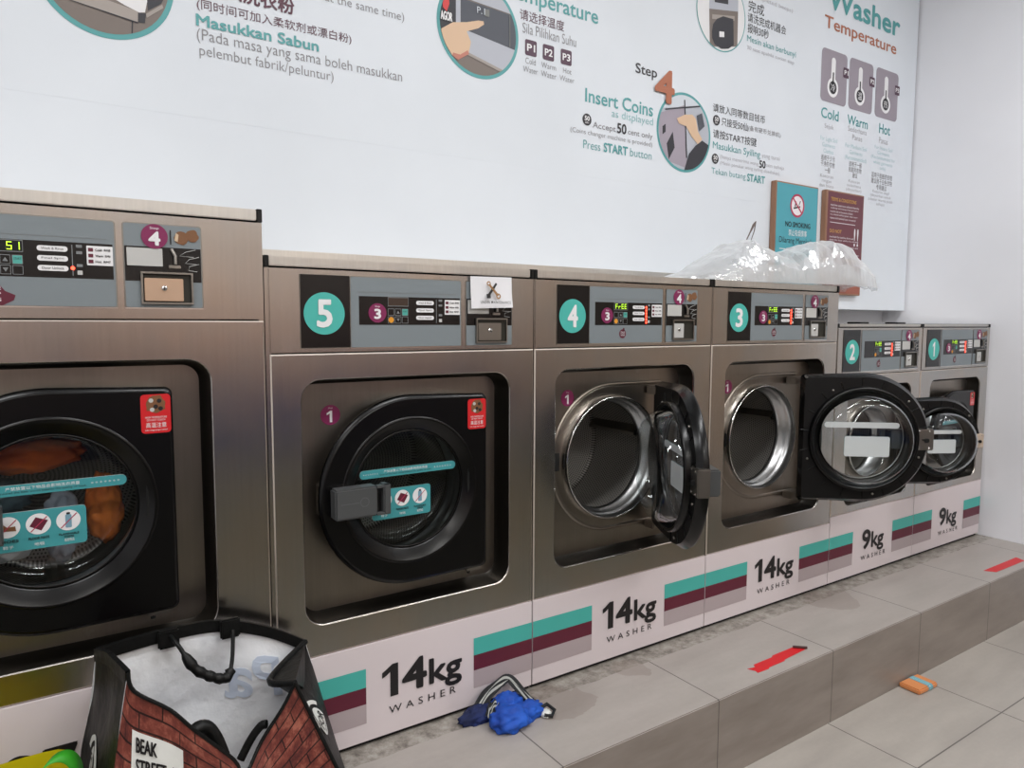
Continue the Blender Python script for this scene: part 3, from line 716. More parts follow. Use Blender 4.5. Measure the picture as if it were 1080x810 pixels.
    if P['kg'] == '14': g.one(k0, k0+.042, .1055*sc, .187*sc, y-.0006, INK, .50); g.text('4', k0+.052, k1, .1055*sc, .187*sc, y-.0006, INK, bold=.035)
    else: g.text(P['kg'], k0, k1, .1055*sc, .187*sc, y-.0006, INK, bold=.035)
    g.text('kg', k1+.006, k2, .085*sc, .172*sc, y-.0006, INK, bold=.022)
    if P.get('washer'): g.text('WASHER', P['washer'][0], P['washer'][1], .063, .0815, y-.0006, INK, spacing=1.7)
    g.build('base_panel', root)
    if P['open'] is not None:   # latch socket on the left of the ring, hinge on the right
        g = G(); g.box(P['ox']-.245*s, P['ox']-.196*s, d-.004, d+.0, dcz-.022*s, dcz+.030*s, DARKGAP, .001)
        g.build('latch_socket', root)
        for q in (-.075, .085): g = G(); g.revolve([(.0045, d-.001), (.004, d-.004), (.0005, d-.005)], P['ox']-.212*s, dcz+q*s, CHROME, n=12); g.build('screw', root)
    g = G(); px = P['px']
    for q in (.195, -.225):
        g.box(px-.012, px+.03, -.008, .010, dcz+q*s-.009, dcz+q*s+.012, STEELD, .002)
        g.box(px-.035, px+.045, .008, .05, dcz+q*s-.012, dcz+q*s+.014, STEEL_IN, .003)
    g.tube([(px-.004, -.002, dcz-.24*s), (px-.004, -.002, dcz+.215*s)], .0045, DARKGAP, n=8)
    g.build('hinge', root)
    build_door(root, P)
    return root

def build_door(root, P):
    """pivot-centred: closed door centre lies at (-off, yo) from the pivot"""
    s = P['s']; px = P['px']; py = -.030*s; off = px-P['dc'][0]; dcz = P['dc'][1]
    ang = radians(P['open'] or 0); c = -off
    yf = -.014-py; yb = .020-py
    R = .230*s; xe = .210*s
    o = [(c+R*cos(a), R*sin(a)) for a in [radians(90+180*k/48) for k in range(49)]]
    rc = .014
    for (qx, qz, a0) in ((c+xe-rc, -R*.985+rc, -90), (c+xe-rc, R*.97-rc, 0)):
        for k in range(6): a = radians(a0+90*k/5); o.append((qx+rc*cos(a), qz+rc*sin(a)))
    g = G()
    rin = .178*s; hole = circle(c, 0, rin, 64)
    def inset(d_):
        r = []
        for (x, z) in o:
            l = hypot(x-c, z); r.append((c+(x-c)*(1-d_/l), z*(1-d_/l)))
        return r
    f0, f1, f1b, fe = inset(.011), inset(.014), inset(.009), inset(.003)
    g.flat(f0, yf, BLACK, holes=[hole])
    g.strip([[(p[0], yf, p[1]) for p in f0], [(p[0], yf+.003, p[1]) for p in fe], [(p[0], yf+.010, p[1]) for p in o], [(p[0], yb-.010, p[1]) for p in f1b], [(p[0], yb, p[1]) for p in f1]], BLACK, smooth=True)
    # outer bezel running in to the window
    g.revolve([(rin, yf), (rin-.003*s, yf-.003), (rin-.008*s, yf-.002), (.160*s, yf+.010), (.147*s, yf+.014), (.143*s, yf+.020), (.143*s, yf+.026)], c, 0, BLACK)
    # inner side: flange, gasket
    g.flat(f1, yb, BLACKM, holes=[circle(c, 0, .184*s, 64)], flip=True)
    g.revolve([(.184*s, yb), (.183*s, yb+.016), (.180*s, yb+.021), (.174*s, yb+.021), (.170*s, yb+.018), (.168*s, yb+.004), (.155*s, yb-.010), (.147*s, yb-.012)], c, 0, BLACK, flip=True)
    for k in range(18):
        a = radians(20*k+8)
        p0 = (c+.186*s*cos(a), yb+.0012, .186*s*sin(a)); p1 = (c+.214*s*cos(a), yb+.0012, .214*s*sin(a))
        g.tube([p0, p1], .0017, BLACK, n=4)
    for k in (2, 6, 9, 12, 16):
        a = radians(20*k+18); g.revolve([(.004, yb), (.004, yb+.003), (.0005, yb+.0035)], c+.199*s*cos(a), .199*s*sin(a), STEELD, n=10)
    door = g.build('door', root, loc=(px, py, dcz), rz=ang)
    # glass
    g = G(); g.revolve([(.1425*s, yf+.018), (.001, yf+.018)], c, 0, P.get('pane', PANE), n=48)
    g.build('window_pane', door)
    g = G()
    g.revolve([(.168*s, yb-.002), (.168*s, yb+.010), (.161*s, yb+.014), (.158*s, yb+.028), (.152*s, yb+.052), (.140*s, yb+.068), (.118*s, yb+.075), (.05*s, yb+.079), (.001, yb+.080)], c, 0, GLASS, n=64)
    g.build('glass_bowl', door)
    g = G(); g.revolve([(.1445*s, yf+.0165), (.1425*s, yf+.0150), (.1400*s, yf+.0165)], c, 0, RINGM if P['open'] else BLACK, n=64); g.build('window_trim', door)
    # stickers on the pane (printed outside, plain white behind)
    ys = yf+.0165
    g = G(); z0, z1 = .036*s, .056*s; x0, x1 = c-.128*s, c+.125*s
    rot = lambda x, y, z: (x, y, z)
    bar = rrect(x0, x1, z0, z1, .0095*s, 6)
    g.flat(bar, ys, TEALS); g.flat(bar, yf+.0195, WHITE, flip=True)
    g.text('严禁放置以下物品会影响洗衣质量', x0+.06*s, x0+.175*s, z0+.010*s, z0+.0165*s, ys-.0005, WHITE); g.text('Ensured the Item would balance the quality of wash', x0+.05*s, x0+.185*s, z0+.0035*s, z0+.0085*s, ys-.0005, INK)
    g.text('* * * * * * *', x0+.008, x0+.045*s, z0+.008*s, z0+.012*s, ys-.0005, WHITE); g.text('* * * * * * *', x1-.060*s, x1-.012, z0+.008*s, z0+.012*s, ys-.0005, WHITE)
    g.build('warning_strip', door)
    g = G(); z0, z1 = -.066*s, .006*s; x0, x1 = c-.098*s, c+.055*s
    rr_ = rrect(x0, x1, z0, z1, .007*s, 4); g.flat(rr_, ys, TEALS); g.flat(rr_, yf+.0195, WHITE, flip=True)
    for k, tx in enumerate(('SHOES', 'FLOOR MATS', 'FLAMMABLE\nITEMS')):
        qx = x0+(.030+.047*k)*s; qz = z1-.026*s
        g.flat(circle(qx, qz, .0195*s, 28), ys-.0005, WHITE)
        if k == 0: g.flat([(qx-.014*s, qz-.006*s), (qx+.013*s, qz-.008*s), (qx+.012*s, qz+.001*s), (qx, qz-.0), (qx-.008*s, qz+.008*s), (qx-.013*s, qz+.004*s)], ys-.0009, BROWNPIC)
        if k == 1: g.flat([(qx-.014*s, qz-.003*s), (qx+.004*s, qz-.013*s), (qx+.015*s, qz+.005*s), (qx-.004*s, qz+.013*s)], ys-.0009, MAROON)
        if k == 2: g.flat(rrect(qx-.005*s, qx+.005*s, qz-.014*s, qz+.011*s, .002*s, 3), ys-.0009, MATS['bottle_blue']); g.flat(rrect(qx-.003*s, qx+.003*s, qz+.011*s, qz+.015*s, .001*s, 2), ys-.0009, INK)
        g.flat([(qx-.013*s, qz-.013*s), (qx-.0118*s, qz-.0142*s), (qx+.0142*s, qz+.0118*s), (qx+.013*s, qz+.013*s)], ys-.0012, REDR)
        g.text(tx, qx-.016*s, qx+.016*s, qz-.0285*s-(.004*s if k == 2 else 0), qz-.0235*s, ys-.0006, INK, bold=.02, align='CENTER'); g.text(('鞋子', '地毯', '易燃物品')[k], qx-.008*s, qx+.008*s, z0+.006*s, z0+.012*s, ys-.0006, WHITE)
    g.build('warning_sticker', door)
    # red notice sticker on the door's upper right corner
    g = G(); x0, x1, z0, z1 = c+.152*s, c+.206*s-.001, .134*s, .210*s; yy = yf-.0006
    g.flat(rrect(x0, x1, z0, z1, .007*s, 4), yy, RED); w = x1-x0
    g.flat(ellipse_noise(x0+w*.5, z1-.020*s, .017*s, 20, .5, 2), yy-.0004, BROWNPIC)
    for (a, b) in ((.35, .012), (.62, .013), (.5, .024), (.38, .030), (.66, .028)): g.flat(circle(x0+w*a, z1-b*s, .0042*s, 12), yy-.0007, LABELGREY if a < .5 else INK)
    g.text('HIGH TEMPERATURE\nDO NOT TOUCH', x0+w*.14, x0+w*.86, z0+.024*s, z0+.033*s, yy-.0005, WHITE, align='CENTER'); g.text('高温注意', x0+w*.16, x0+w*.84, z0+.011*s, z0+.021*s, yy-.0005, WHITE, bold=.02)
    g.text('Suhu tinggi jangan sentuh', x0+w*.12, x0+w*.88, z0+.004*s, z0+.008*s, yy-.0005, WHITE)
    g.build('notice_sticker', door)
    # pull handle with its latch box
    g = G(); hx0, hx1, hz0, hz1 = c-.205*s, c-.073*s, -.040*s, .030*s; ya, ybk = yf-.034*s, yf-.002
    g.box(hx0, hx0+.100*s, ya, ybk+.004, hz0, hz1, HANDLE, .004)
    g.box(hx0+.098*s, hx1-.017*s, ya+.020*s, ybk, hz0+.004, hz1-.004, DARKGAP)
    g.box(hx0+.098*s, hx1, ya, ya+.010*s, hz1-.007*s, hz1, HANDLE, .001); g.box(hx0+.098*s, hx1, ya, ya+.010*s, hz0, hz0+.007*s, HANDLE, .001)
    g.box(hx1-.018*s, hx1, ya-.002, ybk, hz0, hz1, HANDLE, .003)
    g.revolve([(.011*s, ya-.0004), (.009*s, ya-.0004)], hx0+.068*s, -.004*s, MATS['handle_mark'], n=20); g.box(hx0+.012*s, hx0+.055*s, ya-.0006, ya, -.005*s, -.0035*s, MATS['handle_mark'])
    g.build('handle', door, label='dark grey pull handle')
    g = G(); g.box(c-.236*s if P['open'] else c-.226*s, c-.176*s, yf+.004 if P['open'] else yf+.012, yb+.004, -.036*s, .038*s, P.get('plate', STEELD), .003)
    g.box(c-.218*s, c-.205*s, yb+.002, yb+.012, -.008*s, .006*s, DARKGAP, .002); g.box(c-.210*s, c-.196*s, yb+.003, yb+.008, -.001*s, .003*s, DARKGAP, .001)
    for (a, b) in ((-.222, .030), (-.188, .030), (-.222, -.028), (-.188, -.028)): g.revolve([(.003, yb+.004), (.0005, yb+.006)], c+a*s, b*s, CHROME, n=8)
    g.build('latch_plate', door)
    return door

M('coin_well_shadow', (38, 36, 28), .6); M('button_teal', (80, 170, 160), .4); M('bottle_blue', (120, 160, 180), .4); M('handle_mark', (92, 94, 96), .5)
TEALS = M('teal_sticker', (64, 150, 156), .45); PLATEB = M('tan_plate', (190, 172, 156), .4)
base14 = dict(W=.70, zp=.2515, zc=.9449, zt=1.1274, lid=1.152, ctl=(.475, .956), rec=(.075, .622, .326, .884), dc=(.335, .612), ox=.325, px=.50, s=1.0,
    numx=(-.399, -.287), discx=-.3464, cgap=.016, stripes=((.002, .214), (.512, .6985)), kgx=(.255, .375, .476), washer=(.272, .458), pscale=1., disp='FrEE', leds=(.26, .40, .53, .66, .80, .12),
    kg='14', disc3=True, disc4=True, disc1=True, lowdot=1, coinpic=True, plate_full=False, capL=True, capR=True, open=None)
base9 = dict(base14, W=.622, zp=.2730, zc=.8162, zt=.9975, lid=1.0125, ctl=(.447, .8295), rec=(.088, .549, .305, .769), dc=(.308, .537), ox=.300, px=.448, s=.785,
    numx=(-.4085, -.295), discx=-.350, cgap=.008, stripes=((.002, .162), (.455, .6205)), kgx=(.228, .290, .388), washer=(.224, .405), kg='9', rr=.038, depth=.05, disc1=False, d1x=0)
mk = []
mk.append(build_machine(dict(base14, X0=-.80, W=.80, zp=.3098, zc=1.0167, zt=1.2182, lid=1.2455, ctl=(.5255, 1.0405), rec=(.110, .688, .372, .936), dc=(.405, .662), ox=.395, px=.57,
    num='6', stripes=((.002, .20), (.60, .7985)), kgx=(.312, .428, .53), washer=None, pscale=1.14, kg='27', disp='  51', leds=(.28,), disc3=True, disc1=False, lowdot=2, capL=True, rib=.6, coinm=COINP, pane=PANE,
    plate_full=True, label='largest washer at the far left, taller than the rest, full of laundry')))
mk.append(build_machine(dict(base14, X0=0, coinm=STEELD, pane=PANE_DARK, lm=.009, num='5', disp=None, leds=(), lowdot=0, disc4=False, coinpic=False, plate_full=True, label='stainless washer numbered 5 with closed door and empty drum')))
mk.append(build_machine(dict(base14, X0=.70, num='4', open=60, rib=4.45, label='stainless washer numbered 4 with its door half open towards the viewer')))
mk.append(build_machine(dict(base14, X0=1.40, num='3', open=140, rib=4.45, d1x=-.008, label='stainless washer numbered 3 under the plastic bag, door swung wide open')))
mk.append(build_machine(dict(base9, X0=2.10, num='2', open=151, disc3=False, plate=PLATEB, vent=.42, label='smaller 9kg washer numbered 2 with its round door open')))
mk.append(build_machine(dict(base9, X0=2.722, num='1', vent=.10, pane=PANE_DARK, label='smaller 9kg washer numbered 1, last in the row beside the side wall')))
# ------------------------------------------------------------------ paper note on washer 5
g = G(); PAPER = M('paper_white', (226,226,230), .6)
pts = [(-.061,-.041),(.059,-.037),(.061,.040),(-.062,.039)]
n_ = 8; vs = []; fs = []
for i in range(n_+1):
    for j in range(3):
        u = i/n_; v = j/2; x = (pts[0][0]*(1-u)+pts[1][0]*u)*(1-v)+(pts[3][0]*(1-u)+pts[2][0]*u)*v; z = (pts[0][1]*(1-u)+pts[1][1]*u)*(1-v)+(pts[3][1]*(1-u)+pts[2][1]*u)*v
        vs.append((x, -.004-.010*(1-v)**2*(.4+.6*u), z))
for i in range(n_):
    for j in range(2): a = i*3+j; fs.append((a, a+3, a+4, a+1))
g.add(vs, fs, PAPER, True)
TAN = M('tool_tan', (150,112,70), .5); yy = -.0115
def lean(x, y, z): return (x, yy-.010*max(0, (.04-z)/.08)**2*.9, z)
g.add([lean(*p) for p in [(-.018,0,-.006),(-.013,0,-.011),(.012,0,.021),(.008,0,.025)]], [(0,1,2,3)], INK)
g.add([lean(*p) for p in [(.010,0,-.010),(.016,0,-.006),(-.010,0,.022),(-.014,0,.018)]], [(0,1,2,3)], TAN)
for (cx, cz, r) in ((.014,-.009,.007), (-.013,.022,.006)): g.flat(circle(cx, cz, r, 20), 0, TAN, holes=[circle(cx, cz, r*.5, 20)], xf=lean)
g.flat(rrect(-.021,-.009,-.015,-.004,.002), 0, INK, xf=lean)
g.text('UNDER MAINTENANCE', -.040, .050, -.028, -.021, 0, INK, bold=.01, xf=lean, spacing=1.2)
tag(g.build('paper_note', None, (.561, -.0035, 1.0885)), 'white paper note with crossed tools taped over the coin slot of washer 5', 'note')

# ------------------------------------------------------------------ laundry in the big washer
def fabric(name, c1, c2, rough=.85, scale=8):
    m = M(name, c1, rough); t = NT(m); co = t.coord('Object'); n = t.noise(co, scale, 4, .6)
    t.link(t.ramp(n, [(.35, lin(c2)), (.65, lin(c1))]), t.b.inputs['Base Color']); t.bump(t.noise(co, 220, 2), .15, .001); return m
def clothlump(name, c, r, m, seed, amp=.35, parent=None, flat_=None, smooth=True, sub=4, freq=3.2):
    bm = bmesh.new(); bmesh.ops.create_icosphere(bm, subdivisions=sub, radius=1)
    for v in bm.verts:
        d = v.co.normalized(); p = d*freq+Vector((seed*7.3, seed*1.7, seed))
        f = 1+amp*(noise.noise(p)+.5*(1-abs(noise.noise(p*2.3))*2.6)*.5)
        v.co = Vector((d.x*r[0]*f, d.y*r[1]*f, d.z*r[2]*f))
        if flat_ is not None and v.co.z < flat_-c[2]: v.co.z = flat_-c[2]+.0004
    bm.verts.index_update()
    g = G(); g.add([v.co[:] for v in bm.verts], [[v.index for v in f.verts] for f in bm.faces], m, smooth); bm.free()
    return g.build(name, parent, c)
tag(clothlump('garment', (-.43, .158, .748), (.095, .040, .036), fabric('rust_cloth', (235,120,58), (160,74,44)), 1, .25), 'rust brown garment at the top of the load in the largest washer', 'clothing')
tag(clothlump('garment', (-.298, .158, .622), (.034, .040, .070), fabric('orange_cloth', (250,140,50), (200,90,34)), 2, .22), 'orange garment at the right side of the load in the largest washer', 'clothing')
tag(clothlump('garment', (-.375, .152, .598), (.034, .036, .070), fabric('grey_cloth', (190,200,216), (130,140,156)), 3, .22), 'grey blue garment low in the load of the largest washer', 'clothing')
tag(clothlump('garment', (-.470, .155, .570), (.048, .040, .030), fabric('pale_cloth', (240,244,246), (200,205,210)), 4, .22), 'pale grey garment lying at the bottom left in the largest washer', 'clothing')
tag(clothlump('garment', (-.475, .168, .665), (.048, .040, .034), fabric('dark_cloth', (80,100,110), (44,56,66)), 5, .22), 'dark teal garment in the middle of the load of the largest washer', 'clothing')

# ------------------------------------------------------------------ clear plastic bag on washers 3 and 4
def plastic(name='clear_plastic'):
    m = bpy.data.materials.new(name); m.use_nodes = True; n = m.node_tree.nodes; l = m.node_tree.links; n.clear()
    o = n.new('ShaderNodeOutputMaterial'); mx = n.new('ShaderNodeMixShader'); mx2 = n.new('ShaderNodeMixShader')
    tr = n.new('ShaderNodeBsdfTransparent'); tr.inputs[0].default_value = (.95,.96,.97,1)
    df = n.new('ShaderNodeBsdfDiffuse'); df.inputs[0].default_value = (.95,.96,.97,1); tl = n.new('ShaderNodeBsdfTranslucent'); tl.inputs[0].default_value = (.95,.96,.97,1)
    gl = n.new('ShaderNodeBsdfGlossy'); gl.inputs['Roughness'].default_value = .12
    add = n.new('ShaderNodeMixShader'); add.inputs[0].default_value = .4; l.new(df.outputs[0], add.inputs[1]); l.new(tl.outputs[0], add.inputs[2])
    lw = n.new('ShaderNodeLayerWeight'); lw.inputs[0].default_value = .45
    ma = n.new('ShaderNodeMath'); ma.operation = 'MULTIPLY_ADD'; ma.inputs[1].default_value = .55; ma.inputs[2].default_value = .18; l.new(lw.outputs['Facing'], ma.inputs[0])
    l.new(ma.outputs[0], mx.inputs[0]); l.new(tr.outputs[0], mx.inputs[1]); l.new(add.outputs[0], mx.inputs[2])
    mx2.inputs[0].default_value = .17; l.new(mx.outputs[0], mx2.inputs[1]); l.new(gl.outputs[0], mx2.inputs[2])
    tx = n.new('ShaderNodeTexCoord'); no = n.new('ShaderNodeTexNoise'); no.inputs['Scale'].default_value = 15; no.inputs['Detail'].default_value = 4; l.new(tx.outputs['Object'], no.inputs[0])
    bp = n.new('ShaderNodeBump'); bp.inputs['Strength'].default_value = .6; bp.inputs['Distance'].default_value = .015; l.new(no.outputs[0], bp.inputs['Height'])
    for q in (df, gl): l.new(bp.outputs[0], q.inputs['Normal'])
    l.new(mx2.outputs[0], o.inputs[0]); MATS[name] = m; return m
PLAS = plastic()
BAGPTS = [(1.422, 1.187, 0.15), (1.557, 1.251, 0.126), (1.649, 1.296, 0.11), (1.687, 1.301, 0.104), (1.749, 1.278, 0.094), (1.812, 1.251, 0.085), (1.859, 1.276, 0.078), (1.938, 1.295, 0.066), (2.047, 1.317, 0.05), (2.067, 1.293, 0.047), (2.083, 1.308, 0.045), (2.136, 1.302, 0.038), (2.206, 1.25, 0.03), (2.261, 1.202, 0.03), (2.272, 1.160, 0.03)]
def prof(x):
    for (a, h0, c0), (b, h1, c1) in zip(BP, BP[1:]):
        if a <= x <= b: k = (x-a)/(b-a); return h0+(h1-h0)*k, c0+(c1-c0)*k
    return BP[0][1:] if x < BP[0][0] else BP[-1][1:]
def ridg(p): return 1-abs(noise.noise(p))*2
BP = [(1.30, 1.154, .16)]+BAGPTS
NX, NY = 56, 18; vs = []; fs = []; by0, by1 = .004, .24; zb = 1.1535
bx0, bx1 = BP[0][0], BP[-1][0]
for i in range(NX+1):
    for j in range(NY+1):
        u = i/NX; v = j/NY; x = bx0+(bx1-bx0)*u; h, yc = prof(x); h -= zb; q = (sin(pi*v))**.5 if 0 < v < 1 else 0
        wy = .42+.58*min(1, h/.10)
        y = yc+(v-.5)*(by1-by0)*wy
        p = Vector((x*7, y*7, 2.2)); r1 = ridg(p); r2 = ridg(p*2.3+Vector((4,1,0))); r3 = noise.noise(p*3)
        z = h*q*(1+(.16*r1+.12*r2-.10)*min(1, 2*abs(v-.5)+.40))+.006*r3*q
        x += .010*noise.noise(p*1.5+Vector((9,0,0)))*q; y += .016*noise.noise(p*1.4+Vector((0,7,0)))*q
        over = max(0, x-2.10); lowz = zb-(.10*over if over else 0)
        vs.append((x, y, lowz+max(z-(lowz-zb)*q, .0006)))
for i in range(NX):
    for j in range(NY): a = i*(NY+1)+j; fs.append((a, a+NY+1, a+NY+2, a+1))
g = G(); g.add(vs, fs, PLAS, False)
# inner fold layer
vs2 = [(x-.004, (y-.115)*.8+.115, zb+(z-zb)*.72*(.8+.3*noise.noise(Vector((x*14, y*14, 8))))+.0006) for (x, y, z) in vs]; g.add(vs2, fs, PLAS, False)
bagp = g.build('plastic_bag')
tag(bagp, 'crumpled clear plastic bag lying on top of the washers below the notices', 'bag')
g = G(); TIE = M('tie_brown', (92,78,74), .5)
g.tube([(1.748,.17,1.255),(1.758,.17,1.285),(1.772,.17,1.315),(1.792,.17,1.345),(1.810,.17,1.372),(1.822,.17,1.386)], .002, TIE, n=6, rs=[.0015,.002,.0022,.003,.005,.002])
g.tube([(1.822,.17,1.386),(1.815,.17,1.352),(1.800,.17,1.320),(1.792,.17,1.296),(1.785,.17,1.262)], .003, TIE, n=6, rs=[.002,.002,.0015,.0012,.001])
g.build('twisted_handle', bagp)

# ------------------------------------------------------------------ big shopping bag on the platform
def brick():
    m = M('brick_print', (120,60,52), .38); t = NT(m)
    n = t.add('ShaderNodeTexBrick'); n.inputs['Scale'].default_value = 1.; n.offset = .5
    n.inputs['Brick Width'].default_value = .15; n.inputs['Row Height'].default_value = .042; n.inputs['Mortar Size'].default_value = .0028; n.inputs['Bias'].default_value = -.1
    n.inputs['Color1'].default_value = (*lin((126,62,54)), 1); n.inputs['Color2'].default_value = (*lin((76,36,40)), 1); n.inputs['Mortar'].default_value = (*lin((28,20,20)), 1)
    uv = t.coord('UV'); t.link(uv, n.inputs['Vector'])
    c = t.mix(.65, n.outputs['Color'], t.ramp(t.noise(uv, 14, 6, .75), [(.34, lin((40,24,28))), (.5, lin((118,58,48))), (.66, lin((186,118,98)))]))
    c = t.mix(t.math('MULTIPLY', n.outputs['Fac'], .9), c, lin((30,20,20)))
    t.link(c, t.b.inputs['Base Color']); t.bump(t.noise(t.coord('Object'), 34, 3), .35, .004); return m
BRICK = brick()
BAGBLK = M('bag_black', (11,12,12), .5, spec=.3); tt = NT(BAGBLK); tt.bump(tt.noise(tt.coord('Object'), 38, 3), .5, .006)
BAGIN = M('bag_inside', (206,210,216), .5); tt = NT(BAGIN)
tt.link(tt.ramp(tt.noise(tt.coord('Object'), 5, 3), [(.3, lin((238,242,248))), (.7, lin((253,254,255)))]), tt.b.inputs['Base Color']); tt.bump(tt.noise(tt.coord('Object'), 16, 4), .55, .012)
GHOST = M('ghost_print', (205,216,234), .5); GHOSTR = M('ghost_print_warm', (186,178,176), .5)
sb = empty('shopping_bag', (-.14, -.17, 0), 'large open shopping bag with red brick print and white inside, standing before the left washers', 'bag')
OX, OY = -.14, -.17
def lerp(a, b, t_): return tuple(x+(y-x)*t_ for x, y in zip(a, b))
def crv(pts, t_):
    n = len(pts)-1; f = min(max(t_, 0), 1)*n; i = min(int(f), n-1); k = f-i
    p0 = pts[max(i-1, 0)]; p1 = pts[i]; p2 = pts[i+1]; p3 = pts[min(i+2, n)]
    return tuple(.5*((2*b)+(-a+c)*k+(2*a-5*b+4*c-d)*k*k+(-a+3*b-3*c+d)*k**3) for a, b, c, d in zip(p0, p1, p2, p3))
def surf(top, bot, name, m, nu=36, nv=26, wr=.006, seed=0, sc=(1, 1), out=(0,-1,0), lo=0., hi=1.):
    def S(u, v):
        p = lerp(crv(top, u), crv(bot, u), v); d = wr*noise.noise(Vector((u*3.5+seed, v*3.2, seed)))*sin(pi*min(1, v*1.2+.06))
        return (p[0]+out[0]*d-OX, p[1]+out[1]*d-OY, p[2]+out[2]*d)
    vs = []; fs = []; uvs = []
    for i in range(nu+1):
        for j in range(nv+1): u = i/nu; v = lo+(hi-lo)*j/nv; vs.append(S(u, v)); uvs.append((u*sc[0], v*sc[1]))
    for i in range(nu):
        for j in range(nv): a = i*(nv+1)+j; fs.append((a, a+1, a+nv+2, a+nv+1))
    g = G(); g.add(vs, fs, m, True); ob = g.build(name, sb)
    uvl = ob.data.uv_layers.new(name='UVMap')
    for lp in ob.data.loops: uvl.data[lp.index].uv = uvs[lp.vertex_index]
    return ob, S
A = (-.338,-.060,.405); Bk = (.052,-.060,.323); FR = (-.027,-.245,.333); FL = (-.309,-.300,.455); FOLD = (-.056,-.18,.320)
top_back = [A, (-.23,-.050,.410), (-.124,-.045,.404), (-.03,-.050,.372), Bk]
bot_back = [(-.395,-.045,.002), (-.25,-.04,.002), (-.124,-.04,.002), (0,-.04,.002), (.139,-.045,.002)]
_, Sb = surf(top_back, bot_back, 'back_lining', BAGIN, wr=.012, seed=2)
top_f = [FL, (-.301,-.300,.421), (-.2505,-.30,.3745), (-.2142,-.300,.3277), (-.150,-.285,.245), (-.128,-.262,.192), (-.090,-.240,.236), (-.050,-.242,.290), FR]
bot_f = [(-.385,-.312,.002), (-.33,-.315,.002), (-.27,-.318,.002), (-.21,-.318,.002), (-.15,-.318,.002), (-.09,-.318,.002), (-.03,-.316,.002), (.03,-.313,.002), (.10,-.300,.002)]
fo, Sf = surf(top_f, bot_f, 'front_panel', BRICK, nu=64, nv=30, wr=.010, seed=5, sc=(1.0, .62))
gt = [A, (-.325,-.14,.428), (-.318,-.22,.444), FL]; gb = [(-.395,-.045,.002), (-.40,-.13,.002), (-.40,-.22,.002), (-.385,-.312,.002)]
_, Sl = surf(gt, gb, 'side_gusset', BAGBLK, wr=.012, seed=8, out=(1,0,0))
rt = [FR, FOLD, Bk]
gr_b = [(.10,-.300,.002), (.115,-.17,.002), (.139,-.045,.002)]
def rg(u, v):
    a = lerp(crv(rt, u), crv(gr_b, u), v)
    pull = sin(pi*u)*max(0, 1-v*3.2)
    flat_ = lerp(lerp(FR, Bk, u), lerp(gr_b[0], gr_b[2], u), v)
    k = min(1, v*2.6)
    p = lerp(a, flat_, k); return (p[0]-OX, p[1]-OY, p[2])
g = G(); vs = [rg(i/16, j/20) for i in range(17) for j in range(21)]; fs = [(i*21+j, i*21+j+1, (i+1)*21+j+1, (i+1)*21+j) for i in range(16) for j in range(20)]
g.add(vs, fs, BAGBLK, True); g.build('side_gusset', sb)
g = G(); g.add([(x-OX, y-OY, .0015) for x, y, z in (bot_back[0], bot_back[-1], bot_f[-1], bot_f[0])], [(0,1,2,3)], BAGIN); g.build('bag_bottom', sb)
# black rim binding
def band(g, pts, w, m, off, th=.0035):
    n = 40; P_ = [crv(pts, k/n) for k in range(n+1)]
    lo_ = [(p[0]-OX+off[0], p[1]-OY+off[1], p[2]-w) for p in P_]; hi_ = [(p[0]-OX+off[0], p[1]-OY+off[1], p[2]+.004) for p in P_]
    hi2 = [(p[0]-OX-off[0], p[1]-OY-off[1], p[2]+.004) for p in P_]; lo2 = [(p[0]-OX-off[0], p[1]-OY-off[1], p[2]-w) for p in P_]
    g.strip([lo_, hi_, hi2, lo2], m, closed=False, smooth=False)
g = G(); band(g, top_back, .020, BAGBLK, (0,-.005,0)); band(g, gt, .020, BAGBLK, (.004,0,0)); g.tube([(p[0]-OX, p[1]-OY, p[2]+.001) for p in [crv(top_f, k/40) for k in range(41)]], .0035, BAGBLK, n=6)
g.tube([(p[0]-OX, p[1]-OY, p[2]) for p in [crv([FR, FOLD, Bk], k/12) for k in range(13)]], .007, BAGBLK, n=6)
g.tube([(p[0], p[1], p[2]) for p in [Sf(1, k/16) for k in range(17)]], .004, BAGBLK, n=6)
g.build('rim_binding', sb)
# black fold of the right gusset over the white lining
g = G()
P1 = (FOLD[0]-OX, FOLD[1]-OY, FOLD[2]); P2 = (Bk[0]-OX, Bk[1]-OY, Bk[2]); P3 = (FR[0]-OX, FR[1]-OY, FR[2]+.002); P4 = (.03-OX, -.12-OY, .25)
g.add([P1, P2, P3, P4, (P3[0]+.004, P3[1]+.004, P3[2]-.03)], [(0,1,2), (0,3,1), (2,1,3)], BAGBLK); g.build('gusset_fold', sb)
# handles
hb = [(-.213,-.068,.404), (-.203,-.095,.392), (-.180,-.112,.350), (-.150,-.118,.326), (-.122,-.116,.316), (-.108,-.100,.340), (-.099,-.075,.392)]
n_ = 36; P_ = [crv(hb, k/n_) for k in range(n_+1)]
g = G(); g.tube([(p[0]-OX, p[1]-OY, p[2]) for p in P_], .005, BAGBLK, n=8, rs=[.0042 if (k < 9 or k > 27) else .0100+.0014*sin(k*1.9) for k in range(n_+1)])
for x in (-.213, -.099): g.box(x-.022-OX, x+.016-OX, -.068-OY, -.056-OY, .372 if x > -.15 else .380, .412 if x > -.15 else .416, BAGBLK, .003)
g.build('carry_handle', sb)
hf = [(-.226,-.282,.292), (-.209,-.272,.312), (-.190,-.268,.310), (-.176,-.268,.288), (-.164,-.270,.250)]
g = G(); g.tube([(p[0]-OX, p[1]-OY, p[2]) for p in [crv(hf, k/16) for k in range(17)]], .012, BAGBLK, n=8)
hf = [(-.125,-.225,.205), (-.105,-.222,.236), (-.088,-.226,.258), (-.078,-.232,.262)]
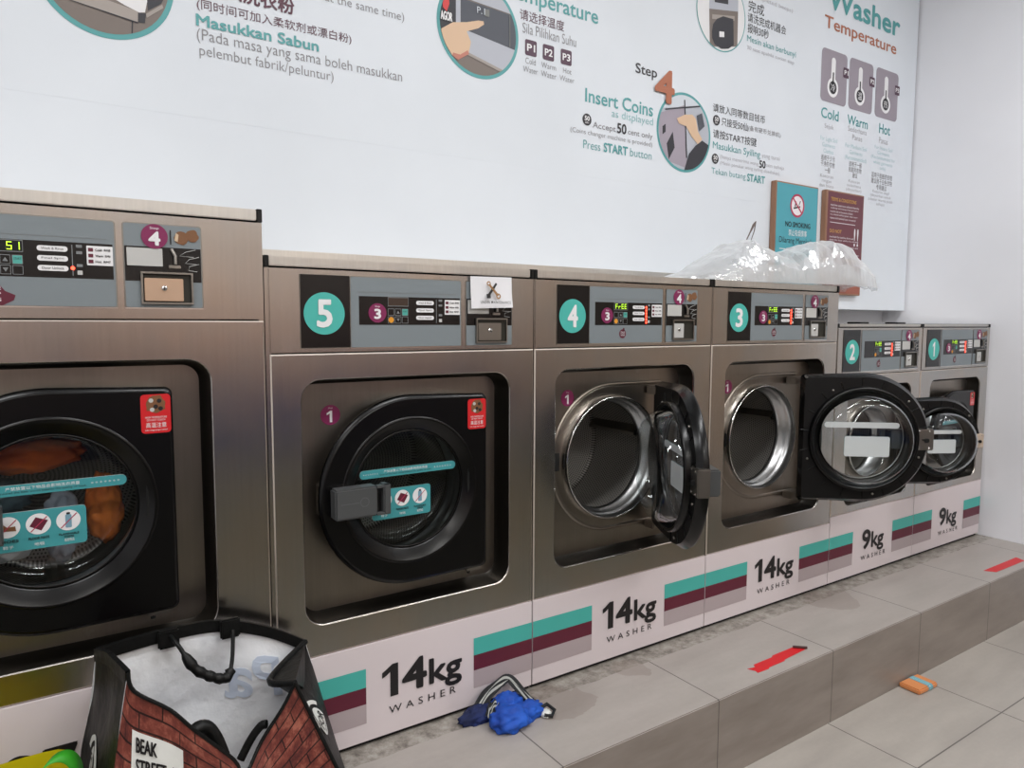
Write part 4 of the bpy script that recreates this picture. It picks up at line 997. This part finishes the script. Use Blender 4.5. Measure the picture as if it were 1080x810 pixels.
g.tube([(p[0]-OX, p[1]-OY, p[2]) for p in [crv(hf, k/12) for k in range(13)]], .008, BAGBLK, n=8); g.build('carry_handle', sb)
# printing on the bag, laid on its surfaces
def onto(S, off):
    def f(x, y, z):   # x = u, z = 1-v
        u, v = x, 1-z; p = Vector(S(u, v)); a = Vector(S(min(u+.01, 1), v))-p; b = Vector(S(u, min(v+.01, 1)))-p; n = a.cross(b).normalized()
        return tuple(p+n*off*(y/-.001))
    return f
def grid_patch(g, u0, u1, v0, v1, m, xf, n=8):
    vs = [xf(u0+(u1-u0)*i/n, -.001, 1-(v0+(v1-v0)*j/n)) for i in range(n+1) for j in range(n+1)]
    g.add(vs, [(i*(n+1)+j, i*(n+1)+j+1, (i+1)*(n+1)+j+1, (i+1)*(n+1)+j) for i in range(n) for j in range(n)], m, True)
xf = onto(Sf, -.0016)
test = Vector(xf(.3, -.001, .8))-Vector(Sf(.3, .2))
sgn = -1 if test.y > 0 else 1
xf = onto(Sf, -.0016*sgn); xf2 = onto(Sf, -.0026*sgn)
g = G(); LW = M('label_white', (228,230,226), .45)
grid_patch(g, .120, .315, .145, .46, LW, xf); 
g.text('BEAK', .138, .208, 1-.222, 1-.165, -.001, INK, bold=.02, xf=xf2); g.text('STREET', .138, .238, 1-.302, 1-.245, -.001, INK, bold=.02, xf=xf2); g.text('W1', .262, .296, 1-.302, 1-.245, -.001, MAROON, bold=.02, xf=xf2)
g.text('CITY OF WESTMINSTER', .138, .295, 1-.38, 1-.345, -.001, INK, xf=xf2)
g.build('street_label', sb, label='white printed label reading BEAK STREET')
def emblem(S, uc, vc, ru, rv, nm, word, under, so):
    g = G(); xa = onto(S, -.0016*so); xb = onto(S, -.0026*so); xc = onto(S, -.0032*so)
    def ring(r0, r1, m, x_, a0=0, a1=2*pi, k=48):
        vs = []
        for i in range(k+1):
            a = a0+(a1-a0)*i/k
            for r in (r0, r1): vs.append(x_(uc+ru*r*cos(a), -.001, 1-(vc-rv*r*sin(a))))
        g.add(vs, [(2*i, 2*i+1, 2*i+3, 2*i+2) for i in range(k)], m)
    ring(.62, .01, LW, xa); ring(1.0, .80, LW, xa, .35, 2.8)
    g.text(word, uc-ru*.52, uc+ru*.52, 1-vc-rv*.16, 1-vc+rv*.28, -.001, INK, bold=.015, xf=xb)
    g.text(under, uc-ru*.35, uc+ru*.35, 1-vc-rv*.42, 1-vc-rv*.26, -.001, INK, xf=xb)
    g.build(nm, sb, label='round white emblem')
def Sr(u, v): return rg(u, v)
so = 1
t_ = Vector(onto(Sl, -.0016)(.5, -.001, .6))-Vector(Sl(.5, .4)); so_l = 1 if t_.x < 0 else -1
emblem(Sl, .42, .45, .26, .12, 'side_emblem', 'FOR', 'BAG', so_l)
t_ = Vector(onto(Sr, -.0016)(.5, -.001, .6))-Vector(Sr(.5, .4)); so_r = 1 if (t_.x > 0) else -1
emblem(Sr, .36, .36, .28, .13, 'side_emblem', 'FOR', 'BAG', so_r)
t_ = Vector(onto(Sb, -.0016)(.5, -.001, .6))-Vector(Sb(.5, .4)); so_b = 1 if t_.y < 0 else -1
g = G(); g.text('Pa', .53, .80, 1-.42, 1-.17, -.001, GHOST, bold=.018, xf=onto(Sb, -.0016*so_b), mirror=True)
g.build('print_show_through', sb, label='blue grey print showing through the lining')

# ------------------------------------------------------------------ yellow and green bag at the left
YEL2 = M('bag_yellow', (222,208,24), .5); GRN = M('strap_green', (58,168,40), .5)
yb_ = empty('tote_bag', (-.53, -.20, 0), 'bright yellow bag with a green strap at the bottom left corner beside the shopping bag', 'bag')
g = G(); n_ = 20; lo = []; mid = []; hi = []
for k in range(n_*2):
    a = 2*pi*k/(n_*2); cx, cy = cos(a), sin(a); sq = (abs(cx)**4+abs(cy)**4)**-.25; q = noise.noise(Vector((cx*2, cy*2, 1)))
    lo.append((.120*cx*sq, .065*cy*sq, .001)); mid.append((.145*cx*sq+.01*q, .070*cy*sq, .15)); hi.append((.148*cx*sq, .045*cy*sq+.006*q, .288+.006*q-.006*cx))
g.strip([lo, mid, hi], YEL2, smooth=True); g.add(lo, [tuple(range(len(lo)))[::-1]], YEL2)
g.build('body', yb_)
def strap(g, pts, w, m, ax=(0,1,0), n=30):
    P_ = [Vector(crv(pts, k/n)) for k in range(n+1)]; A_ = Vector(ax)*w/2
    l1 = [tuple(p-A_) for p in P_]; l2 = [tuple(p+A_) for p in P_]; nn = []
    for i, p in enumerate(P_):
        t_ = (P_[min(i+1, n)]-P_[max(i-1, 0)]).normalized(); nn.append(t_.cross(Vector(ax)).normalized()*.0015)
    l3 = [tuple(p+A_+q) for p, q in zip(P_, nn)]; l4 = [tuple(p-A_+q) for p, q in zip(P_, nn)]
    g.strip([l1, l2, l3, l4, l1], m, closed=False, smooth=True)
g = G(); strap(g, [(.092,-.030,.22), (.094,-.030,.275), (.103,-.028,.298), (.120,-.026,.309), (.138,-.024,.302), (.149,-.024,.276), (.150,-.024,.22)], .026, GRN, (.55,.8,.2)); g.build('strap', yb_, label='green carrying strap')

# ------------------------------------------------------------------ blue garment on the platform
BLUE = fabric('blue_cloth', (26,92,200), (14,58,150), .7, 14); NAVY = fabric('navy_cloth', (24,44,104), (14,24,60), .8, 14); SBLK = M('band_black', (20,22,26), .7); SGREY = M('band_pale', (168,170,166), .7)
bl = empty('sports_shorts', (.56, -.09, 0), 'crumpled bright blue shorts with black and white striped band lying against washer 5', 'clothing')
def lump(name, x, y, z, r, m, seed, amp=.32): return clothlump(name, (x-.56, y+.09, z), r, m, seed, amp, bl, 0.0, freq=2.6)
lump('cloth_body', .548, -.118, .018, (.052,.040,.030), BLUE, 11)
lump('cloth_leg', .604, -.108, .014, (.050,.028,.024), BLUE, 12)
lump('cloth_leg', .500, -.050, .010, (.055,.026,.022), NAVY, 13)
lump('cloth_fold', .575, -.060, .014, (.050,.034,.032), BLUE, 14)
def stripeband(name, pts, w):
    g = G(); n = 34
    P_ = [Vector(crv(pts, k/n)) for k in range(n+1)]
    rows = 7; L = []
    for r in range(rows+1):
        row = []
        for i, p in enumerate(P_):
            t_ = (P_[min(i+1, n)]-P_[max(i-1, 0)]).normalized(); s_ = t_.cross(Vector((.1,-.5,.8))).normalized()
            row.append(tuple(p+s_*w*(r/rows-.5)+Vector((0,0,.003*sin(r*1.3+i*.4)))))
        L.append(row)
    for r in range(rows): g.strip([L[r], L[r+1]], SGREY if r in (2, 4) else SBLK, closed=False, smooth=True)
    g.build(name, bl)
oo = lambda l: [(x-.56, y+.09, z) for x, y, z in l]
stripeband('waist_band', oo([(.500,-.040,.020), (.535,-.030,.046), (.580,-.020,.060), (.612,-.016,.062), (.625,-.045,.045), (.632,-.085,.030), (.642,-.105,.020)]), .028)
stripeband('side_stripe', oo([(.505,-.088,.020), (.522,-.072,.032), (.545,-.066,.040)]), .022)
g = G(); g.tube(oo([(.636,-.055,.012), (.650,-.045,.016), (.658,-.062,.012), (.646,-.076,.010), (.636,-.060,.012)]), .005, SBLK, n=6); g.build('cord', bl); g = G(); g.tube(oo([(.640, -.118,.016), (.664,-.118,.022), (.672,-.140,.014), (.655,-.152,.008), (.640,-.140,.010)]), .005, SBLK, n=6)
g.build('cord', bl)
for nm, x, y, r in (('trim_patch', .648, -.062, .012), ('trim_patch', .650, -.134, .014)): clothlump(nm, (x-.56, y+.09, .008), (r, r, .009), LW, 21, .3, bl, 0.0, sub=3)

# ------------------------------------------------------------------ small things on the platform and floor
RTAPE = M('red_tape', (206,28,36), .45)
def tape(outline, label, extra=None, z=.0008):
    cx = sum(p[0] for p in outline)/len(outline); cy = sum(p[1] for p in outline)/len(outline)
    g = G(); o = [(p[0]-cx, p[1]-cy) for p in outline]
    tr = tessellate_polygon([[Vector((p[0], p[1], 0)) for p in o]]); n = len(o)
    g.add([(p[0], p[1], z) for p in o]+[(p[0], p[1], .0002) for p in o], [t_ for t_ in tr]+[(i, (i+1) % n, (i+1) % n+n, i+n) for i in range(n)], RTAPE)
    if extra: extra(g, cx, cy)
    return tag(g.build('tape_strip', None, (cx, cy, 0)), label, 'tape', 'red tape strips on the platform')
def curl(g, cx, cy):
    g.tube([(1.530-cx,-.246-cy,.004), (1.560-cx,-.276-cy,.005)], .004, M('curled_tape', (70,36,34), .6), n=8)
tape([(1.296,-.257), (1.325,-.262), (1.333,-.250), (1.420,-.250), (1.430,-.244), (1.532,-.243), (1.556,-.274), (1.440,-.281), (1.432,-.286), (1.36,-.286), (1.350,-.291), (1.302,-.289), (1.306,-.277)], 'ragged red tape strip on the platform before washer 3, curled at one end', curl)
tape([(2.811,-.249), (3.120,-.249), (3.098,-.289), (2.836,-.286)], 'straight red tape strip near the side wall on the platform edge')
pk = empty('packet', (2.078, -.366, FZ), 'small orange packet with a pale blue band lying on the shop floor by the platform', 'packet', rz=radians(-2))
ORP = M('packet_orange', (214,140,86), .5); BLP = M('packet_blue', (120,176,190), .5)
g = G(); g.box(-.056, .056, -.036, .036, .0005, .018, ORP, .004); g.build('wrapper', pk)
g = G(); g.box(-.004, .030, -.0368, .0368, .0004, .0188, BLP, .004); g.box(.008, .014, -.0372, .0372, .001, .0192, WHITE, .003); g.build('band', pk, label='pale blue band')

# ------------------------------------------------------------------ light and camera
def area(name, loc, sx, sy, power, col=(1,1,1), rot=(0,0,0)):
    l = bpy.data.lights.new(name, 'AREA'); l.shape = 'RECTANGLE'; l.size = sx; l.size_y = sy; l.energy = power; l.color = col
    o = bpy.data.objects.new(name, l); COL.objects.link(o); o.location = loc; o.rotation_euler = rot; return o
area('unseen_ceiling_light', (-1.4,-1.1,2.90), 1.2, .22, 26.5, (.985,.99,1))
area('unseen_ceiling_light', (.6,-1.1,2.90), 1.2, .22, 26.5, (.985,.99,1))
area('unseen_ceiling_light', (2.4,-1.1,2.90), 1.2, .22, 26.5, (.985,.99,1))
area('unseen_ceiling_light', (-1.4,-3.35,2.90), 1.2, .22, 28, (1,.98,.94))  # rear row, unseen, added to brighten the front wall that the steel reflects
area('unseen_ceiling_light', (.6,-3.35,2.90), 1.2, .22, 28, (1,.98,.94))
area('unseen_ceiling_light', (2.4,-3.35,2.90), 1.2, .22, 28, (1,.98,.94))
w = bpy.data.worlds.new('world'); SC.world = w; w.use_nodes = True
w.node_tree.nodes['Background'].inputs[0].default_value = (.85,.9,1,1); w.node_tree.nodes['Background'].inputs[1].default_value = .15
cam = bpy.data.cameras.new('camera'); co = bpy.data.objects.new('camera', cam); COL.objects.link(co); SC.camera = co
cam.sensor_width = 36; cam.lens = 757.9303/1080*36; cam.clip_start = .05
yaw, pitch, roll = 0.5932219795853112, 0.08618742743701234, 0.004102453784187914
f_ = Vector((sin(yaw)*cos(pitch), cos(yaw)*cos(pitch), -sin(pitch))); r_ = Vector((cos(yaw), -sin(yaw), 0)); u_ = r_.cross(f_)
r2 = r_*cos(roll)+u_*sin(roll); u2 = -r_*sin(roll)+u_*cos(roll)
mt = Matrix((r2, u2, -f_)).transposed().to_4x4(); mt.translation = Vector((-.418348, -1.554559, 1.014901)); co.matrix_world = mt
SC.view_settings.view_transform = 'Standard'; SC.view_settings.look = 'None'; SC.view_settings.exposure = 0.0
